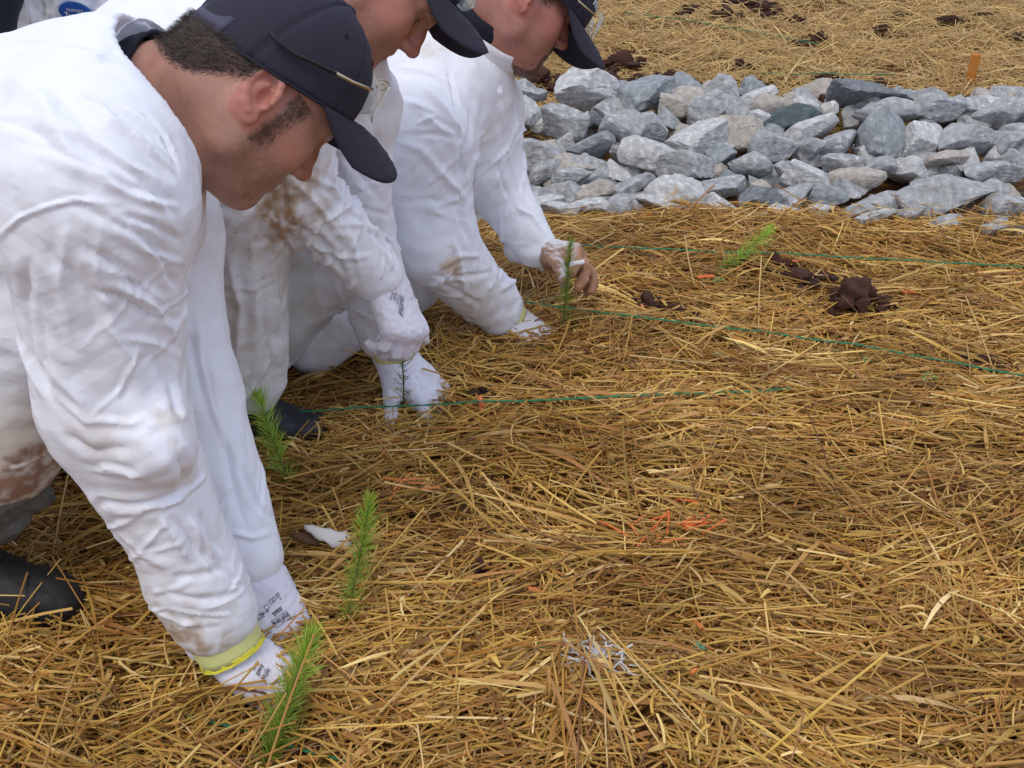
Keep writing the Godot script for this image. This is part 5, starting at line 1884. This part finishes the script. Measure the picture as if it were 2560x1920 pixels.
func fourth_man():
	var root := thing("person", "person farthest left behind the others, white coverall chest with a blue oval emblem", "person", ground_spot(200, 380), "people planting seedlings")
	var f := Field.new()
	var chest := spot(190, 20, 2.42)
	var hip := Vector3(chest.x - 0.02, 0.30, chest.z - 0.16)
	f.cone(hip, chest + Vector3(-0.075, 0.05, 0), 0.17, 0.125, 0.06)
	f.cone(hip, chest + Vector3(0.075, 0.05, 0), 0.17, 0.125, 0.06)
	f.cone(chest + Vector3(-0.1, 0.12, 0), chest + Vector3(0.1, 0.12, 0), 0.10, 0.10, 0.06)
	var nb := chest + Vector3(0.0, 0.24, 0.05)
	f.cone(chest + Vector3(0, 0.13, 0), nb, 0.10, 0.08, 0.05)
	for s in [-1.0, 1.0]:
		var sh: Vector3 = chest + Vector3(0.2 * s, 0.1, 0.0)
		var el: Vector3 = sh + Vector3(0.09 * s, -0.25, 0.08)
		f.cone(chest + Vector3(0.1 * s, 0.12, 0), sh, 0.1, 0.085, 0.05)
		f.cone(sh, el, 0.085, 0.07, 0.03)
		f.cone(el, el + Vector3(-0.06 * s, -0.15, 0.2), 0.066, 0.05, 0.02)
		var k: Vector3 = hip + Vector3(0.17 * s, 0.08, 0.40)
		f.cone(hip + Vector3(0.09 * s, 0, 0), k, 0.13, 0.09, 0.05)
		f.cone(k, k + Vector3(0, -0.30, -0.12), 0.09, 0.085, 0.03)
	var folds := new_folds(0.004)
	for d in [[[70, 10, 75, 40, 80, 60], 0.010, 0.014], [[105, 0, 110, 30, 108, 58], -0.010, 0.012], [[140, 0, 145, 30, 142, 58], 0.008, 0.010], [[235, 0, 225, 30, 232, 58], -0.010, 0.012], [[255, 0, 262, 30, 250, 55], 0.010, 0.014]]: draw_fold(folds, f, d[0], d[1], d[2])
	make_coverall(root, f, folds, 0.013, func(p: Vector3, n: Vector3) -> Color: return SUIT)
	var hb := Basis(Vector3.UP, deg_to_rad(-80.0)) * Basis(Vector3.BACK, deg_to_rad(-25.0))
	var xf := Transform3D(hb, nb + Vector3(0, 0.12, 0.06))
	make_head({"skin": Color(0.47, 0.25, 0.18), "hair": Color(0.05, 0.03, 0.02), "neck": Vector3(-0.04, -0.13, 0)}, root, xf, 0.0065)
	make_cap(root, xf)
	# blue oval emblem printed on the chest, lying on the cloth
	var at := spot(193, 27, 2.42)
	var r := ray(193, 27)
	var c := f.march(Vector3(0, CAM_H, 0), r)
	var n := f.gradient(c)
	var right := Vector3.UP.cross(n).normalized()
	var up := n.cross(right)
	right = right.rotated(n, -0.12); up = up.rotated(n, -0.12)
	var rows := []
	for i in 9:
		var line := []
		for j in 36:
			var an := TAU * j / 36.0
			var rr := maxf(i / 8.0, 0.02)
			line.append(f.snap(c + right * cos(an) * 0.036 * rr + up * sin(an) * 0.0235 * rr, 0.009))
		rows.append(line)
	var em := wpart("emblem", sheet(rows, 0.002, true), M.blue, root)
	var st := SurfaceTool.new()
	st.begin(Mesh.PRIMITIVE_TRIANGLES)
	var font := SystemFont.new()
	font.font_names = PackedStringArray(["Droid Sans"])
	font.font_weight = 700
	for l in [["DUPONT", 0.006, 0.0062], ["Tyvek", -0.006, 0.0125]]:
		var tm := TextMesh.new()
		tm.font = font; tm.font_size = 24; tm.pixel_size = l[2] / 17.0; tm.depth = 0.0
		tm.text = l[0]
		var arr := tm.get_mesh_arrays()
		var vs: PackedVector3Array = arr[Mesh.ARRAY_VERTEX]
		var ix = arr[Mesh.ARRAY_INDEX]
		var put := func(q: Vector3):
			st.set_normal(n)
			st.add_vertex(f.snap(c + right * q.x + up * (q.y + l[1]), 0.0112))
		if ix != null and ix.size() > 0:
			for i in ix: put.call(vs[i])
		else:
			for q in vs: put.call(q)
	part("emblem_lettering", st.commit(), M.white_print, em)
	for s in [-1.0, 1.0]:
		var k: Vector3 = hip + Vector3(0.17 * s, -0.2, 0.26)
		make_boot(root, k, Vector3(k.x, 0, k.z - 0.08), Vector3(k.x, 0, k.z + 0.2), M.boot)
# ---------------------------------------------------------------- seedlings, twine, soil and small things
func seedling(base: Vector3, tip: Vector3, needles: int, length: float, label: String, seed_: int, fresh := 1.0, sway := 0.03, bare := 0.12):
	var root := thing("pine_seedling", label, "seedling", base, "pine seedlings in the straw")
	var r := RandomNumberGenerator.new()
	r.seed = seed_
	var span := tip - base
	var bend := Vector3(r.randf_range(-1, 1), 0, r.randf_range(-1, 1)) * sway
	var at := func(t: float) -> Vector3: return base + span * t + bend * sin(PI * t)
	var st := begin(0)
	var pts := []
	var rad := []
	for i in 9:
		pts.append(at.call(i / 8.0 * 0.97))
		rad.append(lerpf(0.0019, 0.0009, i / 8.0))
	tube(st, pts, rad, 6, Color(0.13, 0.14, 0.035))
	wpart("stem", done(st, true), M.needle, root)
	st = begin()
	var d := span.normalized()
	var s := d.cross(Vector3(0.2, 0.1, 1)).normalized()
	for i in needles:
		var t := bare + (1.0 - bare) * pow(r.randf(), 0.85)
		var az := r.randf() * TAU
		var out := (s * cos(az) + d.cross(s) * sin(az))
		var p: Vector3 = at.call(t * 0.97)
		var lean := r.randf_range(0.5, 1.15) * lerpf(1.0, 0.45, smoothstep(0.75, 1.0, t))
		var dir := (d * cos(lean) + out * sin(lean)).normalized()
		var ln := length * r.randf_range(0.6, 1.15) * lerpf(1.0, 0.75, smoothstep(0.8, 1.0, t)) * lerpf(0.7, 1.0, smoothstep(0.0, 0.3, t))
		var w := dir.cross(Vector3(r.randfn(), r.randfn(), r.randfn())).normalized() * 0.00055
		var young := lerpf(0.55, 1.0, t) * r.randf_range(0.75, 1.2) * fresh
		st.set_color(Color(0.30 * young, 0.46 * young * r.randf_range(0.9, 1.1), 0.045 * young))
		var mid := p + dir * ln * 0.55 + Vector3(0, -0.0015, 0)
		var end := p + dir * ln + Vector3(r.randfn() * 0.0015, -0.004 * r.randf(), r.randfn() * 0.0015)
		quad(st, p - w * 0.8, p + w * 0.8, mid + w, mid - w)
		tri(st, mid - w, mid + w, end)
	tag(wpart("needles", done(st), M.needle, root), "", "", "", "stuff")

func twine(label: String, px: Array, up: Array):
	var pts := []
	for i in range(0, px.size(), 2): pts.append(ground_spot(px[i], px[i + 1], up[mini(i / 2, up.size() - 1)]))
	var fine := []
	for i in pts.size() - 1:
		var n := maxi(4, int(pts[i].distance_to(pts[i + 1]) / 0.012))
		for k in n:
			var t := k / float(n)
			var p: Vector3 = pts[i].lerp(pts[i + 1], t)
			p.y += -0.002 * sin(PI * t) + 0.0012 * n_fine.get_noise_3dv(p) + 0.003 * n_mid.get_noise_3dv(p * 0.6)
			fine.append(p)
	fine.append(pts[-1])
	var st := begin(0)
	# two twisted strands
	for s in 2:
		var strand := []
		for i in fine.size():
			var a := i * 1.3 + PI * s
			strand.append(fine[i] + Vector3(0, cos(a), sin(a)) * 0.001)
		tube(st, strand, [0.0013], 5)
	tag(part("string", done(st, true), M.twine, self), label, "string", "green strings over the straw")

func clod(px: float, py: float, w: float, h: float, label: String, r: RandomNumberGenerator, bits := 3, rise := 0.35):
	var p := ground_spot(px, py + h * 0.3, 0.018)
	var k := depth_of(p) / FOCAL
	var st := SurfaceTool.new()
	var first := stone_mesh(r, 3, 0.11, false)
	st.begin(Mesh.PRIMITIVE_TRIANGLES)
	st.append_from(first, 0, Transform3D(Basis(Vector3.UP, r.randf() * TAU).scaled(Vector3(w * 0.62, h * 0.85, w * 0.5) * k), Vector3(-0.05 * w * k, h * k * rise, 0)))
	for i in bits:
		var s := r.randf_range(0.05, 0.34)
		st.append_from(stone_mesh(r, 3, 0.12, false), 0, Transform3D(Basis(Vector3(r.randfn(), r.randfn(), 0.3).normalized(), r.randf() * TAU).scaled(Vector3(w, h, w) * k * s), Vector3(r.randf_range(-0.6, 0.65) * w * k, h * k * r.randf_range(0.05, 0.35), r.randf_range(-0.3, 0.4) * w * k)))
	var o := part("soil_clod", st.commit(), M.soil, self, Transform3D(Basis(), p))
	tag(o, label, "soil clod", "red brown soil clods")

func tuft(called: String, label: String, cat: String, group: String, px: float, py: float, count: int, spread: float, cols: Array, seed_: int, ang := 0.0, vary := 0.8, len_ := 0.07, rise := 0.012, wd := 0.0032, steep := 0.12):
	var r := RandomNumberGenerator.new()
	r.seed = seed_
	var o := ground_spot(px, py, 0.036)
	var st := begin()
	for i in count:
		var an := ang + r.randfn(0, vary)
		var ln := len_ * r.randf_range(0.5, 1.2)
		var c := Vector3(r.randfn(0, spread), r.randf_range(0, rise), r.randfn(0, spread * 0.6))
		if count == 1: c = Vector3.ZERO
		var d := Vector3(cos(an), r.randfn(0, steep), sin(an)).normalized() * ln * 0.5
		var col: Array = cols[r.randi() % cols.size()]
		tube(st, [c - d, c + Vector3(0, 0.001, 0), c + d], [wd * 0.5], 5, Color(col[0], col[1], col[2]))
	tag(part(called, done(st), M.straw, self, Transform3D(Basis(), o)), label, cat, group)

func leaf(px: float, py: float, size: float, col: Color, label: String, seed_: int, lobes := 1, turn := 0.0, up := 0.026):
	var r := RandomNumberGenerator.new()
	r.seed = seed_
	var o := ground_spot(px, py, up)
	var st := begin(0)
	st.set_color(col)
	for l in lobes:
		var an := turn + TAU * l / lobes + r.randfn(0, 0.1)
		var d := Vector3(cos(an), 0.25, sin(an)).normalized()
		var s := d.cross(Vector3.UP).normalized()
		var from := Vector3.ZERO if lobes > 1 else -d * size * 0.5
		var rows := 7
		for i in rows:
			var q := []
			for e in 2:
				var t := (i + e) / float(rows)
				var w := size * (0.20 if lobes == 1 else 0.34) * sin(PI * pow(t, 0.8)) + 0.0004
				var m := from + d * size * t + Vector3(0, size * 0.22 * sin(PI * t), 0)
				q.append([m - s * w + Vector3(0, w * 0.35, 0), m, m + s * w + Vector3(0, w * 0.35, 0)])
			quad(st, q[0][0], q[0][1], q[1][1], q[1][0])
			quad(st, q[0][1], q[0][2], q[1][2], q[1][1])
	tag(part("green_leaf" if lobes == 1 else "clover_sprig", done(st, true), M.leaf, self, Transform3D(Basis(), o)), label, "leaf" if lobes == 1 else "clover")

func build_props():
	var r := RandomNumberGenerator.new()
	r.seed = 515
	unit_sphere(3)
	# seedlings, nearest first
	var b1 := ground_spot(648, 1975)
	seedling(b1, spot(782, 1585, depth_of(b1) + 0.04), 760, 0.045, "bushy pine seedling nearest the camera at the bottom edge, before the gloved hands", 1, 1.05, 0.008, 0.02)
	var b2 := ground_spot(852, 1610)
	seedling(b2, spot(925, 1240, depth_of(b2) - 0.03), 500, 0.035, "tall upright pine seedling beside the white bark flake", 2, 1.0, 0.006, 0.1)
	var b3 := ground_spot(738, 1250)
	seedling(b3, spot(640, 975, depth_of(b3) - 0.02), 420, 0.046, "bright pine seedling leaning left, at the start of the green string by the grey boot", 3, 1.45, 0.006, 0.08)
	var b4 := ground_spot(1008, 1040)
	seedling(b4, spot(1000, 850, 1.93), 150, 0.034, "dark sparse pine seedling pinched at its tip by the second person", 4, 0.45, 0.004, 0.1)
	var b5 := ground_spot(1403, 842)
	seedling(b5, spot(1428, 598, 2.22), 360, 0.030, "slim pine seedling held upright in the third person's brown fingered glove", 5, 0.9, 0.004, 0.12)
	var b6 := ground_spot(1765, 700)
	seedling(b6, spot(1925, 572, depth_of(b6) - 0.02), 320, 0.046, "bright pine seedling leaning far right before the riprap", 6, 1.35, 0.006, 0.05)
	# twine
	twine("green string running right from the bright leaning seedling across the middle of the straw", [694, 1030, 900, 1018, 1157, 1007, 1560, 990, 1985, 972], [0.06, 0.06, 0.055, 0.055, 0.035])
	twine("green string descending rightward from behind the third person's hands to the right edge", [1130, 745, 1308, 752, 1620, 795, 1900, 828, 2141, 862, 2380, 905, 2600, 945], [0.058])
	twine("green string just before the riprap, behind the third person's raised glove", [1440, 612, 1967, 634, 2280, 652, 2620, 666], [0.06])
	twine("green string half buried in straw at the bottom, left of the middle", [470, 1790, 600, 1822, 717, 1863, 880, 1906, 960, 1935], [0.022])
	twine("green string half buried in straw at the left edge below the first person's elbow", [-60, 1650, 81, 1678, 160, 1702, 260, 1740], [0.022])
	twine("faint green string high on the straw bank behind the riprap", [1560, 30, 1693, 45, 1884, 78, 2050, 110], [0.04])
	twine("faint green string low on the straw bank, left of the orange stake", [1900, 182, 2060, 184, 2240, 186], [0.04])
	# clods: foreground
	for c in [
		[1625, 752, 74, 58, "brown soil clod beside the green string, left of the string's middle"], [1692, 778, 66, 40, "low brown soil clod just right of another on the green string"],
		[1944, 655, 62, 62, "round brown soil clod standing right of the far leaning seedling"], [1875, 660, 90, 40, "crumbly brown soil heap at the foot of the far leaning seedling"], [2000, 692, 120, 42, "long crumbly soil heap between two taller clods"],
		[2138, 738, 128, 96, "largest dark soil mound in the straw, right of the far seedling"], [2210, 752, 44, 36, "small soil clod at the right foot of the largest mound"],
		[1203, 1412, 58, 40, "purplish soil clod lying in the near straw right of the tall upright seedling"], [1250, 1452, 36, 28, "small soil clod just below the purplish one"], [1292, 1515, 36, 34, "lowest of three soil clods right of the tall seedling"],
		[1120, 940, 56, 28, "dark soil clod by the second person's spread glove"], [1180, 985, 90, 22, "patch of dark loose soil behind the middle string"], [2160, 545, 100, 26, "low soil heap against the front of the riprap"], [2030, 1095, 90, 18, "dark soil showing through a gap in the straw right of the middle"], [2470, 905, 90, 40, "brown soil patch near the right edge below the string's end"], [770, 890, 130, 40, "dark soil heap under the second person's forearm"], [2480, 1790, 90, 20, "dark soil showing through the straw at the bottom right"],
		# bank
		[1359, 192, 58, 44, "round soil clod under the third person's chin"], [1398, 216, 40, 56, "soil clod touching the left of the tall pale stone"], [1527, 198, 66, 36, "flat soil clod behind the tall pale stone"], [1565, 152, 84, 46, "dark root clod on the bank right of the lettered cap"],
		[1600, 196, 40, 26, "small soil clod behind the blue grey stone"], [1678, 186, 48, 22, "flat soil clod low on the bank, left of a similar one"], [1735, 209, 40, 26, "soil clod low on the bank just behind the riprap middle"], [1850, 160, 34, 26, "small dark clod midway up the bank"], [1887, 207, 36, 24, "small soil clod just behind the riprap, left of the white stone"],
		[2057, 256, 46, 42, "dark soil clod beside the small white stone"], [2000, 258, 60, 24, "soil patch at the back edge left of the white stone"], [2200, 207, 36, 22, "small soil clod on the bank left of the stake"], [2070, 195, 60, 20, "flat soil patch on the lower bank"],
		[1735, 24, 70, 22, "flat dark clod high on the bank near the top edge"], [1819, 31, 50, 24, "dark clod high on the bank, second from left"], [1905, 24, 54, 30, "dark clod at the top of the bank above a flat one"], [1920, 40, 40, 18, "flat clod just under another near the top edge"], [1989, 47, 36, 20, "small clod at the right end of the top row"],
		[2207, 70, 34, 18, "small clod high on the bank above the stake's left"], [2048, 92, 30, 30, "dark upright clod in the middle of the bank"], [2004, 107, 50, 18, "dark flat clod in the middle of the bank"], [2541, 93, 40, 18, "small clod at the right edge of the bank"], [2380, 45, 50, 14, "dark streak of soil at the top right of the bank"], [2460, 36, 60, 14, "dark soil streak nearest the top right corner"], [2250, 35, 40, 12, "small dark soil streak near the top edge"], [1870, 4, 90, 18, "soil streak cut by the top edge"],
	]: clod(c[0], c[1], c[2] * (1.25 if c[1] < 300 else 1.1), c[3] * (1.2 if c[1] < 300 else 1.15), c[4], r, 28)
	# marking paint on the straw
	var orange := [[0.85, 0.13, 0.02], [0.80, 0.16, 0.035], [0.72, 0.20, 0.05]]
	tuft("painted_straw", "single straw tipped with bright orange paint, above the orange cluster", "painted straw", "orange painted straws", 1718, 1252, 1, 0, orange, 1, 0.55, 0.05, 0.05, 0.0, 0.0042)
	tuft("painted_straw", "cluster of orange painted straws, left part of the painted patch", "painted straw", "orange painted straws", 1605, 1350, 6, 0.034, orange, 2, -0.2, 0.6, 0.05, 0.006, 0.0026)
	tuft("painted_straw", "orange painted straws fanning at the upper middle of the painted patch", "painted straw", "orange painted straws", 1690, 1318, 5, 0.030, orange, 3, -0.3, 0.4, 0.06, 0.006, 0.0026)
	tuft("painted_straw", "brightest orange painted straws at the right of the painted patch", "painted straw", "orange painted straws", 1755, 1318, 5, 0.012, orange, 4, -0.55, 0.2, 0.06, 0.01, 0.004)
	tuft("painted_straw", "short bright orange straw stub standing in the near straw right of centre", "painted straw", "orange painted straws", 1746, 1562, 1, 0, orange, 5, 1.0, 0.05, 0.022, 0.0, 0.006)
	tuft("painted_straw", "faint orange straws near the bright leaning seedling's right", "painted straw", "orange painted straws", 1015, 1208, 7, 0.025, [[0.7, 0.2, 0.05], [0.6, 0.22, 0.06]], 6, -0.3, 0.5, 0.05)
	tuft("painted_straw", "small orange tag standing at the middle string", "painted straw", "orange painted straws", 1201, 1008, 2, 0.003, [[0.8, 0.2, 0.08]], 7, 1.4, 0.1, 0.03, 0.0, 0.008, 1.2)
	tuft("painted_straw", "pale orange straw standing beside the soil clod on the string", "painted straw", "orange painted straws", 1606, 770, 1, 0, [[0.85, 0.28, 0.12]], 8, 1.5, 0.05, 0.03, 0.0, 0.005, 2.0)
	tuft("painted_straw", "orange straw lying below the far leaning seedling", "painted straw", "orange painted straws", 1768, 692, 2, 0.006, orange, 9, 0.0, 0.1, 0.03, 0.0, 0.007)
	tuft("painted_straw", "orange straw lying right of the largest soil mound", "painted straw", "orange painted straws", 2278, 731, 2, 0.006, orange, 10, 0.1, 0.1, 0.03, 0.0, 0.006)
	tuft("painted_straw", "small orange straw between the soil clods and the cluster, left of centre", "painted straw", "orange painted straws", 1338, 1475, 1, 0, orange, 11, 0.4, 0.1, 0.03, 0.0, 0.005)
	tuft("painted_straw", "small orange straw by the white sprayed tuft", "painted straw", "orange painted straws", 1735, 1678, 1, 0, orange, 12, -0.6, 0.1, 0.02, 0.0, 0.005)
	tuft("painted_straw", "orange speck beside the round standing clod", "painted straw", "orange painted straws", 1988, 652, 2, 0.006, [[0.8, 0.2, 0.1]], 13, -0.3, 0.1, 0.02, 0.0, 0.006)
	tuft("sprayed_straw", "tuft of straw sprayed silvery white in the near foreground", "painted straw", "", 1490, 1655, 90, 0.022, [[0.78, 0.78, 0.80], [0.70, 0.68, 0.66], [0.62, 0.58, 0.5]], 20, 0.9, 0.8, 0.032, 0.02, 0.0024, 0.5)
	# leaves
	leaf(1345, 1628, 0.036, Color(0.06, 0.20, 0.025), "small green grass leaf curled in the near straw", 1, 1, 0.5)
	for c in [[2120, 912, 0.018, "pale green clover sprig left of the string near the right edge"], [2165, 905, 0.014, "smaller clover sprig touching the right string"], [2318, 950, 0.022, "clover sprig below the string's right end"], [1800, 890, 0.016, "lone clover sprig below the string in mid straw"], [1795, 705, 0.018, "yellow green sprig under the far leaning seedling"], [1530, 1040, 0.012, "tiny clover sprig under the middle string"], [1745, 1622, 0.012, "tiny blue green clover sprig under the orange stub"]]:
		leaf(c[0], c[1], c[2], Color(0.14, 0.32, 0.09) if c[2] > 0.013 else Color(0.10, 0.26, 0.14), c[3], int(c[0]), 3, 0.4)
	leaf(2105, 1180, 0.03, Color(0.08, 0.24, 0.03), "thin upright green blade in the straw right of the orange patch", 5, 1, 1.4)
	# pale flake of bark
	var o := ground_spot(822, 1330, 0.042)
	var rows := []
	for i in 12:
		var t := i / 11.0
		var line := []
		for j in 7:
			var u := (j - 3) / 3.0
			var w := 0.017 * (0.15 + 0.95 * pow(t, 0.6)) * (1.0 - 0.6 * smoothstep(0.86, 1.0, t)) * (1.0 + 0.16 * sin(t * 19.0 + u * 2.0) * absf(u))
			line.append(Vector3(lerpf(-0.040, 0.040, t), 0.004 * (1.0 - u * u) + 0.009 * sin(t * 3.3) - 0.006 * t, u * w + 0.012 * sin(t * 2.6)) + Vector3(0, 0.001 * sin(t * 17.0 + u * 5.0), 0))
		rows.append(line)
	tag(part("bark_flake", sheet(rows, 0.0015), M.bark, self, Transform3D(Basis(Vector3.BACK, -0.28) * Basis(Vector3.RIGHT, 0.35), o)), "pale curled flake of bark or paper lying left of the tall upright seedling", "flake")
	var dark := []
	for i in 8:
		var t := i / 7.0
		var line := []
		for j in 5:
			var u := (j - 2) / 2.0
			line.append(Vector3(lerpf(-0.035, 0.03, t), 0.006 * sin(PI * t) - 0.004 * u * u, u * 0.014 * sin(PI * clampf(t + 0.05, 0, 1))))
		dark.append(line)
	var ob := ground_spot(780, 1350, 0.038)
	tag(part("bark_flake", sheet(dark, 0.002), plain(0.12, 0.06, 0.03, 0.85), self, Transform3D(Basis(Vector3.BACK, -0.35), ob)), "dark brown curled leaf tucked under the pale flake", "flake")
	# white tag held with the seedling
	var tagc := spot(1443, 657, 2.25)
	var tg := []
	for i in 5:
		var line := []
		for j in 3: line.append(tagc + dirw(0.95, 0.22, 0.2) * lerpf(-0.016, 0.016, i / 4.0) + dirw(-0.2, 1.0, 0.2) * (j - 1) * 0.0045 + Vector3(0, 0.0012 * sin(i * 1.5), 0))
		tg.append(line)
	tag(part("plant_tag", sheet(tg, 0.001), plain(0.82, 0.83, 0.85, 0.6), self), "small white paper tag pinched beside the held seedling", "tag")
	# stake on the bank
	var sp := ground_spot(2422, 212)
	var st := begin()
	var hw := 0.0125
	var hgt := 0.112
	var sk := Transform3D(Basis(Vector3.BACK, -0.03) * Basis(Vector3.UP, 0.35), sp)
	var lv := [[-0.08, hw], [hgt - 0.006, hw], [hgt, hw * 0.8]]
	for i in 2:
		for j in 4:
			var q := []
			for e in [[i, j], [i, j + 1], [i + 1, j + 1], [i + 1, j]]:
				var an: float = TAU * (e[1] % 4) / 4.0 + PI / 4.0
				q.append(Vector3(cos(an) * lv[e[0]][1] * 1.3, lv[e[0]][0], sin(an) * lv[e[0]][1] * 1.3))
			quad(st, q[3], q[2], q[1], q[0])
	var tops := []
	for j in 4: tops.append(Vector3(cos(TAU * j / 4.0 + PI / 4.0) * hw * 1.04, hgt, sin(TAU * j / 4.0 + PI / 4.0) * hw * 1.04))
	quad(st, tops[3], tops[2], tops[1], tops[0])
	tag(part("wooden_stake", done(st), M.stake, self, sk), "short orange wooden stake standing in the straw bank at the right", "stake")
	# dark bundle at the top left corner
	var bag := Field.new()
	var bc := spot(5, 5, 2.1)
	bag.cone(bc + Vector3(-0.05, -0.10, 0), bc + Vector3(0.0, 0.03, 0), 0.045, 0.040, 0.03)
	bag.cone(bc + Vector3(-0.16, 0.06, -0.05), bc + Vector3(0.0, 0.03, 0), 0.05, 0.045, 0.03)
	bag.cone(bc + Vector3(-0.18, -bc.y, -0.05), bc + Vector3(-0.16, 0.0, -0.05), 0.09, 0.06, 0.05)
	var bn := Net.new().run(bag, 0.009)
	bn.shift(func(p: Vector3, n: Vector3) -> float: return 0.003 * n_fine.get_noise_3dv(p * 0.7))
	tag(part("black_bag", bn.mesh(), M.shirt, self), "black cloth bundle at the top left corner left of the emblem", "bag")
# ---------------------------------------------------------------- the scene
func _ready():
	var cam := Camera3D.new()
	cam.name = "camera"
	add_child(cam)
	cam.position = Vector3(0, CAM_H, 0)
	cam.rotation_degrees = Vector3(-PITCH, 0, 0)
	cam.fov = rad_to_deg(2.0 * atan(960.0 / FOCAL))
	cam.near = 0.05
	cam.far = 300.0
	cam.current = true
	var env := Environment.new()
	env.background_mode = Environment.BG_SKY
	var sm := ProceduralSkyMaterial.new()
	sm.sky_top_color = Color(0.86, 0.90, 1.0)
	sm.sky_horizon_color = Color(0.78, 0.83, 0.93)
	sm.sky_curve = 0.3
	sm.ground_bottom_color = Color(0.30, 0.24, 0.15)
	sm.ground_horizon_color = Color(0.60, 0.60, 0.58)
	sm.sun_angle_max = 1.0
	var sky := Sky.new()
	sky.sky_material = sm
	env.sky = sky
	env.background_energy_multiplier = 1.06
	env.tonemap_mode = Environment.TONE_MAPPER_LINEAR
	env.tonemap_exposure = 1.1
	env.sdfgi_enabled = true
	env.ssao_enabled = true
	env.ssil_enabled = true
	var we := WorldEnvironment.new()
	we.name = "world_environment"
	we.environment = env
	add_child(we)
	var sun := DirectionalLight3D.new()
	sun.name = "sun"
	sun.light_energy = 0.38
	sun.light_color = Color(1.0, 0.97, 0.93)
	sun.light_angular_distance = 24.0
	sun.shadow_enabled = true
	sun.rotation_degrees = Vector3(-62, -28, 0)
	add_child(sun)

	n_low.seed = 1; n_low.frequency = 1.3; n_low.fractal_octaves = 2
	n_mid.seed = 2; n_mid.frequency = 6.0; n_mid.fractal_octaves = 2
	n_fine.seed = 3; n_fine.frequency = 30.0; n_fine.fractal_octaves = 3
	n_cell.seed = 4; n_cell.noise_type = FastNoiseLite.TYPE_CELLULAR; n_cell.frequency = 1.0
	n_cell.cellular_return_type = FastNoiseLite.RETURN_DISTANCE2_SUB; n_cell.fractal_octaves = 1
	rng.seed = 2024
	var t := Time.get_ticks_msec()
	make_materials()
	build_ground()
	build_rocks()
	build_straw()
	print("ground ", Time.get_ticks_msec() - t)
	first_man()
	print("one ", Time.get_ticks_msec() - t)
	second_man()
	print("two ", Time.get_ticks_msec() - t)
	third_man()
	print("three ", Time.get_ticks_msec() - t)
	fourth_man()
	print("people ", Time.get_ticks_msec() - t)
	build_props()
	print("props ", Time.get_ticks_msec() - t)
